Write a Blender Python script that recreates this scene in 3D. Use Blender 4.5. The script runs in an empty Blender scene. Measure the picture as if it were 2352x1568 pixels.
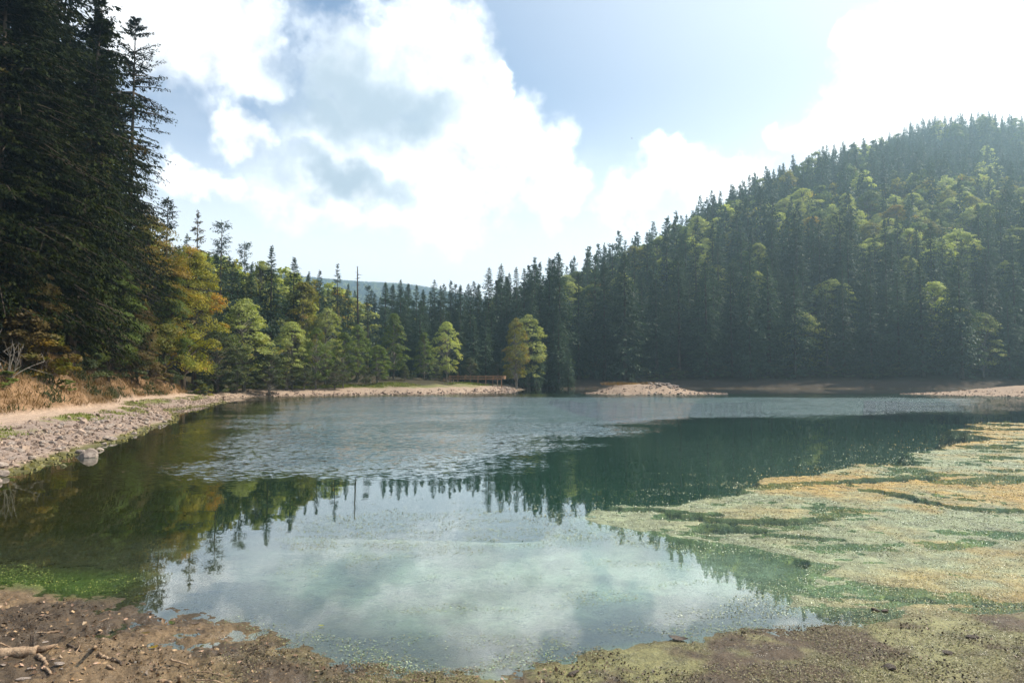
import bpy, math, random
import numpy as np
from mathutils import Vector, Matrix

R = math.radians
scene = bpy.context.scene
COL = scene.collection
random.seed(7)

# ------------------------------------------------------------------ camera
CAM_H = 3.0
PITCH = 3.07
cam_data = bpy.data.cameras.new('camera')
cam_data.sensor_width = 36.0
cam_data.lens = 24.0
cam_data.clip_start = 0.1
cam_data.clip_end = 9000.0
cam = bpy.data.objects.new('camera', cam_data)
cam.location = (0, 0, CAM_H)
cam.rotation_euler = (R(90 + PITCH), 0, 0)
COL.objects.link(cam)
scene.camera = cam

# ------------------------------------------------------------------ light
SUN_AZ, SUN_EL = 76.0, 48.0          # degrees to the right of the view axis (+Y), and above the horizon
SKY_STRENGTH = 0.10
EXPOSURE = 0.66
HAZE_DENSITY = 0.0005
sun_dir = Vector((math.sin(R(SUN_AZ)) * math.cos(R(SUN_EL)), math.cos(R(SUN_AZ)) * math.cos(R(SUN_EL)), math.sin(R(SUN_EL))))
sd_ = bpy.data.lights.new('sun', 'SUN')
sd_.energy = 5.0
sd_.angle = R(0.53)
sd_.color = (1.0, 0.91, 0.76)
sun = bpy.data.objects.new('sun', sd_)
sun.rotation_euler = sun_dir.to_track_quat('Z', 'Y').to_euler()
COL.objects.link(sun)

vs = scene.view_settings
vs.view_transform = 'Standard'
vs.look = 'None'
vs.exposure = EXPOSURE
vs.gamma = 1.0
vs.use_curve_mapping = False
scene.cycles.use_denoising = True
scene.cycles.use_adaptive_sampling = True
scene.cycles.adaptive_threshold = 0.02
scene.cycles.max_bounces = 6
scene.cycles.diffuse_bounces = 2
scene.cycles.glossy_bounces = 3
scene.cycles.transmission_bounces = 4
scene.cycles.transparent_max_bounces = 12
scene.cycles.volume_bounces = 0
scene.cycles.sample_clamp_indirect = 6.0
scene.cycles.caustics_reflective = False
scene.cycles.caustics_refractive = False


# ------------------------------------------------------------------ node helper
class NT:
    def __init__(self, tree):
        self.t = tree
        tree.nodes.clear()

    def n(self, kind, **kw):
        nd = self.t.nodes.new(kind)
        for k, v in kw.items():
            setattr(nd, k, v)
        return nd

    def put(self, sock, v):
        if v is None:
            return
        if isinstance(v, bpy.types.NodeSocket):
            self.t.links.new(v, sock)
        else:
            if sock.type == 'RGBA' and not hasattr(v, '__len__'):
                v = (v, v, v, 1)
            elif sock.type == 'RGBA' and len(v) == 3:
                v = (*v, 1)
            sock.default_value = v

    def m(self, op, a, b=None, c=None, clamp=False):
        nd = self.n('ShaderNodeMath', operation=op, use_clamp=clamp)
        for i, v in enumerate((a, b, c)):
            self.put(nd.inputs[i], v)
        return nd.outputs[0]

    def v(self, op, a, b=None, c=None, scale=None):
        nd = self.n('ShaderNodeVectorMath', operation=op)
        for i, x in enumerate((a, b, c)):
            self.put(nd.inputs[i], x)
        if scale is not None:
            self.put(nd.inputs['Scale'], scale)
        return nd.outputs['Value'] if op in ('LENGTH', 'DISTANCE', 'DOT_PRODUCT') else nd.outputs[0]

    def noise(self, vec, scale, detail=4.0, rough=0.55, dist=0.0, color=False):
        nd = self.n('ShaderNodeTexNoise')
        self.put(nd.inputs['Vector'], vec)
        nd.inputs['Scale'].default_value = scale
        nd.inputs['Detail'].default_value = detail
        nd.inputs['Roughness'].default_value = rough
        nd.inputs['Distortion'].default_value = dist
        return nd.outputs['Color' if color else 'Fac']

    def ramp(self, fac, lo, hi, a=0.0, b=1.0, smooth=True):
        nd = self.n('ShaderNodeMapRange', interpolation_type='SMOOTHSTEP' if smooth else 'LINEAR')
        for i, x in enumerate((fac, lo, hi, a, b)):
            self.put(nd.inputs[i], x)
        return nd.outputs[0]

    def mix(self, fac, a, b, blend='MIX'):
        nd = self.n('ShaderNodeMix', data_type='RGBA', blend_type=blend)
        self.put(nd.inputs[0], fac)
        self.put(nd.inputs[6], a)
        self.put(nd.inputs[7], b)
        return nd.outputs[2]


# ------------------------------------------------------------------ picture geometry (2352 x 1568 view of the photograph)
FP = 1568.0
CP, SP = math.cos(R(PITCH)), math.sin(R(PITCH))


def ray(px, py):
    u = (px - 1176.0) / FP
    v = (784.0 - py) / FP
    return Vector((u, CP - v * SP, SP + v * CP))


def at(px, py, D):
    d = ray(px, py)
    k = D / d.y
    return Vector((d.x * k, D, CAM_H + d.z * k))


def gnd(px, py, z=0.0):
    d = ray(px, py)
    k = (z - CAM_H) / d.z
    return (d.x * k, d.y * k)


# ------------------------------------------------------------------ sky
world = bpy.data.worlds.new('World')
scene.world = world
world.use_nodes = True
W = NT(world.node_tree)
tc = W.n('ShaderNodeTexCoord')
D0 = tc.outputs['Generated']
sky = W.n('ShaderNodeTexSky', sky_type='NISHITA', sun_disc=False)
sky.sun_elevation = R(SUN_EL)
sky.sun_rotation = R(SUN_AZ)
sky.altitude = 900
sky.air_density = 1.0
sky.dust_density = 4.5
sky.ozone_density = 2.0
# billow the direction before asking how near it is to a cloud
w1 = W.v('SCALE', W.v('SUBTRACT', W.noise(D0, 5.0, 4, 0.6, color=True), (0.5, 0.5, 0.5)), scale=0.20)
w2 = W.v('SCALE', W.v('SUBTRACT', W.noise(D0, 19.0, 4, 0.62, color=True), (0.5, 0.5, 0.5)), scale=0.075)
dw = W.v('NORMALIZE', W.v('ADD', W.v('ADD', D0, w1), w2))


def az_el(vec):
    s = W.n('ShaderNodeSeparateXYZ')
    W.put(s.inputs[0], vec)
    c = W.n('ShaderNodeCombineXYZ')
    W.put(c.inputs[0], W.m('ARCTAN2', s.outputs[0], s.outputs[1]))
    W.put(c.inputs[1], W.m('ARCSINE', s.outputs[2]))
    return c.outputs[0], s


ae, _ = az_el(dw)
ae0, sep0 = az_el(W.v('NORMALIZE', D0))
low = W.m('ARCSINE', sep0.outputs[2])


def blobs(vec, items, soft=0.12):
    acc = None
    for a0, e0, ra, re in items:
        q = W.v('LENGTH', W.v('MULTIPLY_ADD', vec, (1 / ra, 1 / re, 0), (-a0 / ra, -e0 / re, 0)))
        acc = q if acc is None else W.m('SMOOTH_MIN', acc, q, soft)
    return W.m('SUBTRACT', 1.0, acc)


def pb(px, py, rx, ry):
    d = ray(px, py).normalized()
    return (math.atan2(d.x, d.y), math.asin(d.z), rx / FP, ry / FP)


CUMULUS = [pb(930, 130, 160, 120), pb(800, 190, 150, 110), pb(1060, 230, 150, 150), pb(1180, 330, 130, 130), pb(1180, 190, 35, 50),
           pb(1000, 330, 260, 150), pb(760, 300, 140, 130), pb(1270, 400, 70, 110), pb(900, 430, 330, 120),
           pb(545, 330, 75, 50), pb(460, 90, 190, 150), pb(330, 40, 160, 120), pb(560, 180, 110, 60), pb(430, 430, 120, 40),
           pb(1500, 430, 150, 55), pb(1440, 450, 90, 70), pb(1770, 350, 50, 30), pb(1640, 460, 130, 60),
           pb(2090, 210, 150, 130), pb(2160, 90, 90, 60), pb(2000, 90, 60, 40), pb(2000, 330, 170, 90), pb(2290, 330, 220, 110),
           pb(2330, 150, 60, 60)]
random.seed(11)
for i in range(16):       # the same weather goes on all round
    a_ = R(45 + i * 270 / 15 + random.uniform(-6, 6))
    e_ = R(random.uniform(8, 42))
    CUMULUS.append((a_, e_, random.uniform(.09, .24), random.uniform(.06, .12)))
field = blobs(ae, CUMULUS)
fbm = W.noise(D0, 9.0, 7, 0.6)
fine = W.noise(dw, 30.0, 5, 0.6)
dens = W.m('ADD', field, W.m('MULTIPLY', W.m('SUBTRACT', fbm, 0.5), 0.75))
dens = W.m('ADD', dens, W.m('MULTIPLY', W.m('SUBTRACT', fine, 0.5), 0.35))
alpha = W.ramp(dens, -0.22, 0.50)
# grey undersides
CORE = [pb(810, 215, 190, 95), pb(940, 235, 130, 60), pb(700, 270, 110, 60), pb(800, 410, 170, 45)]
core = blobs(ae, CORE, 0.35)
core = W.m('ADD', core, W.m('MULTIPLY', W.m('SUBTRACT', fbm, 0.5), 0.7))
grey = W.m('MULTIPLY', W.ramp(core, -0.85, 0.75), 0.97)
# relief towards the sun
off = W.v('ADD', D0, tuple(sun_dir * 0.035))
rel = W.m('SUBTRACT', fbm, W.noise(off, 9.0, 5, 0.6))
lightness = W.m('ADD', 1.0, W.m('MULTIPLY', rel, 2.0))
white = W.v('SCALE', (11.5, 11.6, 11.7), scale=lightness)
cloud_col = W.mix(grey, white, (3.7, 4.5, 5.2))
base_sky = W.mix(1.0, sky.outputs[0], (1.0, 1.1, 1.15), 'MULTIPLY')
# thin high veil, and the pale band above the horizon
veil = W.m('MULTIPLY', W.ramp(W.noise(W.v('MULTIPLY', D0, (1, 1, 2.2)), 2.6, 8, 0.55), 0.42, 0.75), 0.35)
band = W.m('MULTIPLY', W.ramp(low, R(24), R(2)), 0.95)
sunward = W.m('MULTIPLY', W.ramp(W.v('DOT_PRODUCT', W.v('NORMALIZE', D0), tuple(sun_dir)), 0.30, 0.85), 0.8)   # thin cirrus glows round the sun
c1 = W.mix(W.m('MAXIMUM', veil, sunward), base_sky, (7.0, 7.2, 7.5))
c2 = W.mix(band, c1, (14.0, 14.2, 14.3))
c3 = W.mix(alpha, c2, cloud_col)
bg = W.n('ShaderNodeBackground')
W.put(bg.inputs[0], c3)
bg.inputs[1].default_value = SKY_STRENGTH
wo = W.n('ShaderNodeOutputWorld')
W.t.links.new(bg.outputs[0], wo.inputs[0])
world.cycles.sampling_method = 'NONE'


# ------------------------------------------------------------------ numeric helpers
def hash2(ix, iy, seed):
    h = (ix.astype(np.int64) * 374761393 + iy.astype(np.int64) * 668265263 + seed * 1442695041) & 0x7fffffff
    h = ((h ^ (h >> 13)) * 1274126177) & 0x7fffffff
    return ((h ^ (h >> 16)) & 0xffff) / 65535.0


def vnoise(x, y, seed=0):
    ix, iy = np.floor(x), np.floor(y)
    fx, fy = x - ix, y - iy
    fx = fx * fx * (3 - 2 * fx)
    fy = fy * fy * (3 - 2 * fy)
    a, b = hash2(ix, iy, seed), hash2(ix + 1, iy, seed)
    c, d = hash2(ix, iy + 1, seed), hash2(ix + 1, iy + 1, seed)
    return (a * (1 - fx) + b * fx) * (1 - fy) + (c * (1 - fx) + d * fx) * fy


def fbm2(x, y, scale, octaves=4, seed=0, gain=0.5):
    s = np.zeros_like(x, dtype=float)
    amp, tot, f = 1.0, 0.0, scale
    for o in range(octaves):
        s += amp * vnoise(x * f + 17.3 * o, y * f - 9.1 * o, seed + o)
        tot += amp
        amp *= gain
        f *= 2.03
    return s / tot


def sstep(a, b, x):
    t = np.clip((x - a) / (b - a), 0, 1)
    return t * t * (3 - 2 * t)


def seg_dist(x, y, pts, closed=True):
    best = np.full(x.shape, 1e9)
    n = len(pts)
    for i in range(n if closed else n - 1):
        ax, ay = pts[i]
        bx, by = pts[(i + 1) % n]
        dx, dy = bx - ax, by - ay
        t = np.clip(((x - ax) * dx + (y - ay) * dy) / (dx * dx + dy * dy + 1e-9), 0, 1)
        best = np.minimum(best, (x - ax - t * dx) ** 2 + (y - ay - t * dy) ** 2)
    return np.sqrt(best)


def inside(x, y, pts):
    r = np.zeros(x.shape, bool)
    n = len(pts)
    for i in range(n):
        ax, ay = pts[i]
        bx, by = pts[(i + 1) % n]
        if ay == by:
            continue
        c = ((ay > y) != (by > y)) & (x < (bx - ax) * (y - ay) / (by - ay) + ax)
        r ^= c
    return r


def sdist(x, y, pts):        # negative inside
    d = seg_dist(x, y, pts)
    return np.where(inside(x, y, pts), -d, d)


# ------------------------------------------------------------------ the lie of the land
LAKE = [(-12.5, 11.5)] + [gnd(*p) for p in [(0, 1345), (150, 1368), (290, 1392), (400, 1408), (560, 1442), (690, 1492), (820, 1528), (950, 1545), (1100, 1535),
        (1260, 1525), (1400, 1490), (1700, 1450), (2000, 1425), (2352, 1400)]] + \
       [(14, 11), (40, 22), (80, 50), (115, 85), (150, 120), (165, 160), (150, 192)] + \
       [gnd(*p) for p in [(2200, 893), (1900, 892.5), (1600, 892), (1350, 892.5), (1230, 893), (1186, 896), (1180, 898), (1150, 901), (1080, 904), (960, 906.5), (850, 906), (700, 909),
        (600, 911), (540, 914)]] + [(-42.5, 100), (-41, 94)] + [gnd(*p) for p in [(526, 922), (470, 932), (400, 940), (385, 944), (405, 956), (360, 976), (300, 999), (200, 1030), (130, 1058), (0, 1098)]] + [(-13.6, 15)]
ISLAND = [gnd(*p) for p in [(1335, 903), (1400, 906), (1480, 907), (1560, 907), (1680, 905)]] + [(41, 141), (30, 146), (20, 143)]
SPIT = [gnd(*p) for p in [(2060, 904.5), (2150, 907), (2250, 909), (2352, 911)]] + [(140, 100), (165, 130), (130, 146), (95, 143), (80, 136)]
FLATS = [gnd(*p) for p in [(1250, 1180), (1400, 1160), (1560, 1130), (1720, 1100), (1900, 1075), (2050, 1050), (2150, 1000), (2200, 972), (2352, 962)]] + \
        [(70, 60), (60, 40), (20, 12)] + [gnd(*p) for p in [(2352, 1390), (2000, 1405), (1800, 1400), (1760, 1345), (1900, 1300), (1700, 1260), (1500, 1235), (1300, 1215)]]
POOLMAT = [gnd(*p) for p in [(640, 1290), (640, 1215), (760, 1190), (950, 1172), (1250, 1178), (1560, 1160), (1850, 1200), (1900, 1290), (1620, 1245), (1400, 1255), (1180, 1245), (1000, 1262), (860, 1290)]]
STREAKS = [([gnd(*p) for p in q], w) for q, w in [
    ([(1255, 1163), (1380, 1166), (1500, 1170), (1640, 1182)], .20), ([(1550, 1184), (1640, 1194), (1760, 1199), (1900, 1190)], .26),
    ([(1640, 1212), (1720, 1217)], .42), ([(1760, 1228), (1930, 1240)], .10), ([(1600, 1291), (1700, 1296), (1840, 1290)], .17),
    ([(1500, 1080), (1640, 1076), (1800, 1062)], .5), ([(1560, 1125), (1640, 1120)], .4), ([(1940, 1107), (2010, 1102), (2140, 1096)], .30),
    ([(1990, 1125), (2060, 1135), (2120, 1152), (2200, 1166), (2352, 1174), (2500, 1176)], .22),
    ([(1850, 1368), (2000, 1374), (2120, 1372), (2160, 1382), (2250, 1388), (2400, 1392)], .05)]]

CTRL = np.array([  # x, y, height of the hills away from the shore
    (0, 0, 0), (-20, 40, 0), (40, 60, 0), (0, 120, 0), (60, 120, 0), (100, 160, 0), (30, 185, 0), (100, 188, 0),
    (-60, 60, 5), (-100, 60, 22), (-160, 90, 45), (-80, 140, 7), (-150, 220, 30), (-40, 190, 1), (-60, 300, 6), (0, 240, 1), (0, 330, 4), (-20, 450, 8),
    (11, 240, 5), (39, 270, 17), (66, 295, 34), (108, 350, 64), (163, 410, 98), (210, 455, 125), (263, 500, 147), (340, 560, 188), (380, 575, 198), (445, 590, 200),
    (60, 215, 6), (120, 220, 12), (180, 230, 18), (119, 300, 44), (170, 300, 48), (225, 300, 52), (250, 400, 100), (330, 440, 118), (430, 470, 126),
    (140, 560, 40), (230, 640, 80), (350, 760, 120), (550, 800, 150), (40, 420, 10), (80, 520, 15),
    (700, 500, 150), (320, 200, 40), (300, 100, 20), (-300, 500, 60), (-500, 300, 90), (-400, 0, 60), (0, -300, 20), (300, -300, 20),
    (-460, 1800, 236), (-690, 1850, 262), (-250, 1800, 222), (-70, 1850, 190), (160, 1900, 170), (-900, 1600, 200), (-330, 1300, 60), (-100, 1350, 45), (-400, 2400, 150), (-200, 900, 25),
    (1500, 1500, 60), (1500, 0, 40), (1500, -1500, 20), (-1500, -1500, 20), (-1500, 1500, 80), (0, 2900, 40), (0, -2000, 20), (2600, 2600, 20), (-2600, 2600, 20), (2600, -2600, 20), (-2600, -2600, 20)], float)


def tps_fit(c):
    p, z = c[:, :2] / 100.0, c[:, 2]
    n = len(p)
    d2 = ((p[:, None] - p[None]) ** 2).sum(-1)
    K = 0.5 * d2 * np.log(d2 + 1e-12)
    K[np.arange(n), np.arange(n)] = 0.02
    P = np.hstack([np.ones((n, 1)), p])
    A = np.zeros((n + 3, n + 3))
    A[:n, :n] = K
    A[:n, n:] = P
    A[n:, :n] = P.T
    return np.linalg.solve(A, np.concatenate([z, np.zeros(3)])), p


TW, TP = tps_fit(CTRL)


def hills(x, y):
    xs, ys = x / 100.0, y / 100.0
    s = TW[-3] + TW[-2] * xs + TW[-1] * ys
    for i in range(len(TP)):
        d2 = (xs - TP[i, 0]) ** 2 + (ys - TP[i, 1]) ** 2
        s = s + TW[i] * 0.5 * d2 * np.log(d2 + 1e-12)
    return s


def interp(x, tab):
    return np.interp(x, [t[0] for t in tab], [t[1] for t in tab])


def lay(x, y, detail=False):
    """height and the masks that colour it"""
    x = np.asarray(x, float)
    y = np.asarray(y, float)
    r = np.hypot(x, y)
    wob = (fbm2(x, y, 0.35, 3, 5) - .5) * np.clip(r * .03, .12, 1.6) + (fbm2(x, y, 2.1, 3, 9) - .5) * np.clip(r * .018, .06, .5)
    sd = sdist(x, y, LAKE) + wob
    land = np.clip(sd, 0, None)
    water = np.clip(-sd, 0, None)
    w_near = (1 - sstep(11, 15, y)) + sstep(8, 20, x) * (1 - sstep(60, 100, y))
    w_near = np.clip(w_near, 0, 1)
    w_left = sstep(-8, -14, x) * sstep(9, 14, y) * (1 - sstep(90, 97, y))
    w_mid = sstep(90, 97, y) * (1 - sstep(-2, 8, x + (y - 160) * .0))
    w_far = np.clip(1 - w_near - w_left - w_mid, 0, 1)
    tot = w_near + w_left + w_mid + w_far
    eff = land * (1 + .6 * sstep(28, 50, y))
    bank = (w_near * interp(land, [(0, 0), (1, .04), (3, .14), (6, .4), (9, 1.2), (40, 3)])
            + w_left * interp(eff, [(0, 0), (5, .85), (7.2, .95), (8.2, 1.35), (11.5, 3.3), (17, 5), (60, 11)])
            + w_mid * interp(land, [(0, 0), (3, .75), (8, 1.35), (14, 1.9), (22, 2.6), (60, 4)])
            + w_far * interp(land, [(0, 0), (2, .5), (7, 2.2), (12, 2.9), (60, 5)])) / tot
    h = np.clip(hills(x, y), -2, None) * sstep(8, 60, land)
    z_land = bank + h
    shallow = (1 - sstep(13, 19, y)) * (x > -14)
    depth = shallow * interp(water, [(0, 0), (1, .03), (3, .10), (8, .32), (20, .9)]) + (1 - shallow) * interp(water, [(0, 0), (2, .3), (6, 1.2), (30, 4.5)])
    z = np.where(sd > 0, z_land, -depth)
    # algae flats, a hand's breadth under or over the water
    sf = sdist(x, y, FLATS) + (fbm2(x, y, .5, 4, 21) - .5) * np.clip(r * .12, .6, 5)
    flat = sstep(.6, -.6, sf / np.clip(r * .06, .6, 4)) * (sd < .5)
    n1 = fbm2(x, y * 2.2, .55, 5, 31, .55)
    zf = (n1 - .412) * .16 + (fbm2(x, y * 1.8, 3.2, 4, 33, .6) - .5) * .06
    zf = np.clip(zf, -.05, .006)
    streak = np.zeros_like(x)
    for pts, w in STREAKS:
        dd = seg_dist(x, y, pts, False) + (fbm2(x, y * 1.5, 2.2, 3, 41) - .5) * w * 2.2
        streak = np.maximum(streak, sstep(w * 1.15, w * .55, dd))
    zf = zf - streak * .12
    z = z * (1 - flat) + zf * flat
    # island and spit
    si = -sdist(x, y, ISLAND) + (fbm2(x, y, .5, 3, 51) - .5) * 1.2
    zi = interp(si, [(-6, -1.5), (0, 0), (1, .2), (3, .85), (6, 1.6), (9, 1.8)]) + np.where(si > .3, (fbm2(x, y, .6, 4, 57) - .5) * .5, 0)
    zi = np.where(zi > 0, zi * (1 - .82 * sstep(27, 38, x)) * (1 - .35 * sstep(20, 14, x)), zi)
    ss = -sdist(x, y, SPIT) + (fbm2(x, y, .4, 3, 52) - .5) * 1.5
    zs = interp(ss, [(-6, -1.5), (0, 0), (2, .3), (6, .95), (12, 1.6), (20, 1.9)]) + np.where(ss > .4, (fbm2(x, y, .5, 4, 58) - .5) * .5, 0)
    zs = np.where(zs > 0, zs * sstep(68, 100, x), zs)
    z = np.where(si > -6, np.maximum(z, zi), z)
    z = np.where(ss > -6, np.maximum(z, zs), z)
    if not detail:
        return z
    # small relief
    near_mud = w_near * sstep(-.5, .6, sd) * (1 - flat)
    lump = (fbm2(x, y, 3.2, 4, 61, .6) - .5) * .13 + (fbm2(x, y, 12, 3, 67, .6) - .5) * .06
    ridges = (fbm2(x * .7 - y * .7, (x * .7 + y * .7) * 2.4, 1.6, 4, 63) - .5) * .06
    z = z + near_mud * (lump + ridges) * (1 - .72 * sstep(-3.5, .5, x))
    eff = np.where(sd > 0, eff, sd)
    gravelly = sstep(0, .5, sd) * w_left * (1 - sstep(5.2, 6.2, eff))
    z = z + gravelly * (fbm2(x, y, 2.6, 3, 71) - .5) * .16
    rough = sstep(7, 10, eff) * w_left
    z = z + rough * (fbm2(x, y, .5, 4, 73) - .5) * .9
    z = z + sstep(4, 14, sd) * (w_mid + w_far) * (fbm2(x, y, .12, 4, 75) - .5) * 2.0
    return z, dict(sd=sd, eff=eff, w_near=w_near, w_left=w_left, w_mid=w_mid, w_far=w_far, flat=flat, streak=streak, n1=n1, si=si, ss=ss, r=r, mud=near_mud, gravel=gravelly)


def ground_z(x, y):
    return float(lay(np.array([x]), np.array([y]))[0])


# ------------------------------------------------------------------ object helpers
def link(o, parent=None):
    COL.objects.link(o)
    if parent is not None:
        o.parent = parent
    return o


def tag(o, label=None, category=None, group=None, kind=None):
    if label:
        o['label'] = label
    if category:
        o['category'] = category
    if group:
        o['group'] = group
    if kind:
        o['kind'] = kind
    return o


def np_mesh(name, verts, faces, mats=(), smooth=False):
    """verts (n,3); faces (m,k) all with the same number of corners"""
    me = bpy.data.meshes.new(name)
    verts = np.asarray(verts, np.float32)
    faces = np.asarray(faces, np.int32)
    m, k = faces.shape
    me.vertices.add(len(verts))
    me.vertices.foreach_set('co', verts.ravel())
    me.loops.add(m * k)
    me.loops.foreach_set('vertex_index', faces.ravel())
    me.polygons.add(m)
    me.polygons.foreach_set('loop_start', np.arange(0, m * k, k, dtype=np.int32))
    me.polygons.foreach_set('use_smooth', np.full(m, smooth))
    for mt in mats:
        me.materials.append(mt)
    me.update(calc_edges=True)
    return me


def set_color(me, name, col):
    a = me.attributes.new(name, 'FLOAT_COLOR', 'POINT')
    c = np.ones((len(col), 4), np.float32)
    c[:, :3] = col
    a.data.foreach_set('color', c.ravel())


def set_float(me, name, val):
    a = me.attributes.new(name, 'FLOAT', 'POINT')
    a.data.foreach_set('value', np.asarray(val, np.float32).ravel())


def empty(name, loc=(0, 0, 0), rotz=0.0, scale=1.0):
    o = bpy.data.objects.new(name, None)
    o.location = loc
    o.rotation_euler = (0, 0, rotz)
    o.scale = (scale,) * 3 if not hasattr(scale, '__len__') else scale
    o.empty_display_size = .3
    return link(o)


def tube(pts, radii, sides=8, cap=True):
    """tapered tube through points -> verts, quads"""
    pts = np.asarray(pts, float)
    radii = np.asarray(radii, float)
    n = len(pts)
    tan = np.gradient(pts, axis=0)
    tan /= np.linalg.norm(tan, axis=1)[:, None] + 1e-9
    ref = np.array([0, 0, 1.0]) if abs(tan[0, 2]) < .8 else np.array([1.0, 0, 0])
    V, F = [], []
    for i in range(n):
        a = np.cross(tan[i], ref)
        a /= np.linalg.norm(a) + 1e-9
        b = np.cross(tan[i], a)
        th = np.arange(sides) * 2 * math.pi / sides
        V.append(pts[i] + radii[i] * (np.cos(th)[:, None] * a + np.sin(th)[:, None] * b))
    V = np.vstack(V)
    for i in range(n - 1):
        for j in range(sides):
            k = (j + 1) % sides
            F.append((i * sides + j, i * sides + k, (i + 1) * sides + k, (i + 1) * sides + j))
    if cap:
        for base, flip in ((0, True), ((n - 1) * sides, False)):
            for j in range(1, sides - 1, 2):
                q = [base, base + j, base + j + 1, base + (j + 2) % sides]
                F.append(q[::-1] if flip else q)
    return V, np.array(F)


def join(parts):
    V, F, o = [], [], 0
    for v, f in parts:
        V.append(v)
        F.append(np.asarray(f) + o)
        o += len(v)
    return np.vstack(V), np.vstack(F)


# ------------------------------------------------------------------ materials
def principled(T, color, rough=.7, spec=.3, normal=None):
    p = T.n('ShaderNodeBsdfPrincipled')
    T.put(p.inputs['Base Color'], color)
    T.put(p.inputs['Roughness'], rough)
    T.put(p.inputs['Specular IOR Level'], spec)
    if normal is not None:
        T.put(p.inputs['Normal'], normal)
    return p.outputs[0]


def new_mat(name):
    m = bpy.data.materials.new(name)
    m.use_nodes = True
    return m, NT(m.node_tree)


def finish(T, shader):
    o = T.n('ShaderNodeOutputMaterial')
    T.t.links.new(shader, o.inputs[0])


def foliage_mat(name, dark, light, odd=None, odd_amt=.0, transl=.3, scale=.6, spec=.25, vary=.25):
    m, T = new_mat(name)
    tcn = T.n('ShaderNodeTexCoord')
    oi = T.n('ShaderNodeObjectInfo')
    n = T.noise(tcn.outputs['Object'], scale, 3, .6)
    n2 = T.noise(tcn.outputs['Object'], scale * 5, 2, .6)
    f = T.ramp(T.m('ADD', T.m('MULTIPLY', n, .65), T.m('MULTIPLY', n2, .35)), .36, .66)
    c = T.mix(f, dark, light)
    if odd is not None:
        shifted = T.v('ADD', tcn.outputs['Object'], T.v('SCALE', (37.0, 21.0, 11.0), scale=oi.outputs['Random']))
        k = T.ramp(T.noise(shifted, scale * .5, 3, .6), .62 - odd_amt, .78 - odd_amt)
        c = T.mix(k, c, odd)
    v = T.m('ADD', 1 - vary, T.m('MULTIPLY', oi.outputs['Random'], 2 * vary))
    c = T.mix(1.0, c, T.v('SCALE', (1, 1, 1), scale=v), 'MULTIPLY')
    p = principled(T, c, .55, spec)
    tr = T.n('ShaderNodeBsdfTranslucent')
    T.put(tr.inputs[0], T.mix(1.0, c, (1.25, 1.3, .7), 'MULTIPLY'))
    mx = T.n('ShaderNodeMixShader')
    mx.inputs[0].default_value = transl
    T.t.links.new(p, mx.inputs[1])
    T.t.links.new(tr.outputs[0], mx.inputs[2])
    finish(T, mx.outputs[0])
    return m


def plain_mat(name, a, b, scale=6, rough=.8, spec=.2, stretch=(1, 1, 1), bump=.3, bscale=None, wear=None, coord='Object'):
    m, T = new_mat(name)
    tcn = T.n('ShaderNodeTexCoord')
    vec = T.v('MULTIPLY', tcn.outputs[coord], stretch)
    oi = T.n('ShaderNodeObjectInfo')
    vec = T.v('ADD', vec, T.v('SCALE', (13.0, 7.0, 5.0), scale=oi.outputs['Random']))
    n = T.noise(vec, scale, 6, .65)
    c = T.mix(T.ramp(n, .32, .68), a, b)
    if wear is not None:
        c = T.mix(T.ramp(T.noise(vec, scale * .35, 3, .6), .55, .72), c, wear)
    h = T.noise(vec, bscale or scale * 3, 5, .7)
    bp = T.n('ShaderNodeBump')
    bp.inputs['Strength'].default_value = bump
    bp.inputs['Distance'].default_value = .05
    T.put(bp.inputs['Height'], h)
    finish(T, principled(T, c, rough, spec, bp.outputs[0]))
    return m


MAT = {}
MAT['bark'] = plain_mat('bark', (.045, .034, .026), (.12, .095, .075), 3, .9, .1, (1, 1, .25), .6)
MAT['grey_bark'] = plain_mat('grey_bark', (.12, .105, .09), (.26, .235, .20), 3, .9, .1, (1, 1, .3), .5)
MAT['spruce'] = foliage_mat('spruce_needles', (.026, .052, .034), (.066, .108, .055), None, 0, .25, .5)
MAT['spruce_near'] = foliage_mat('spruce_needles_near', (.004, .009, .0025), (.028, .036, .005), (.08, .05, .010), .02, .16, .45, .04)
MAT['spruce_blue'] = foliage_mat('fir_needles', (.028, .050, .034), (.062, .098, .054), None, 0, .22, .5)
MAT['spruce_brown'] = foliage_mat('browning_spruce_needles', (.06, .055, .02), (.12, .09, .03), None, 0, .25, .5)
MAT['beech'] = foliage_mat('beech_leaves', (.06, .10, .02), (.15, .19, .035), (.24, .17, .035), .03, .42)
MAT['beech_light'] = foliage_mat('pale_beech_leaves', (.24, .28, .085), (.48, .50, .17), (.46, .34, .10), .04, .52)
MAT['beech_yellow'] = foliage_mat('yellowing_leaves', (.14, .15, .016), (.30, .26, .025), (.36, .18, .02), .08, .45)
MAT['beech_orange'] = foliage_mat('orange_leaves', (.16, .115, .016), (.28, .18, .022), (.14, .15, .018), .18, .42)
MAT['beech_brown'] = foliage_mat('brown_leaves', (.10, .068, .022), (.18, .125, .036), (.12, .125, .03), .14, .35)
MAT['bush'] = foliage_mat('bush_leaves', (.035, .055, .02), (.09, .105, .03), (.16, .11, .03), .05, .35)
MAT['drygrass'] = foliage_mat('dry_grass_blades', (.16, .095, .042), (.30, .19, .085), (.13, .11, .03), .02, .3, .5)
MAT['grass'] = foliage_mat('grass_blades', (.09, .12, .02), (.22, .24, .04), None, 0, .35, .8)
MAT['stone'] = plain_mat('stone', (.17, .135, .115), (.36, .295, .25), 2.2, .85, .25, bump=.5, bscale=14)
MAT['wet_stone'] = plain_mat('mossy_stone', (.07, .07, .03), (.19, .17, .07), 3, .5, .4, bump=.5, bscale=14)
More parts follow.
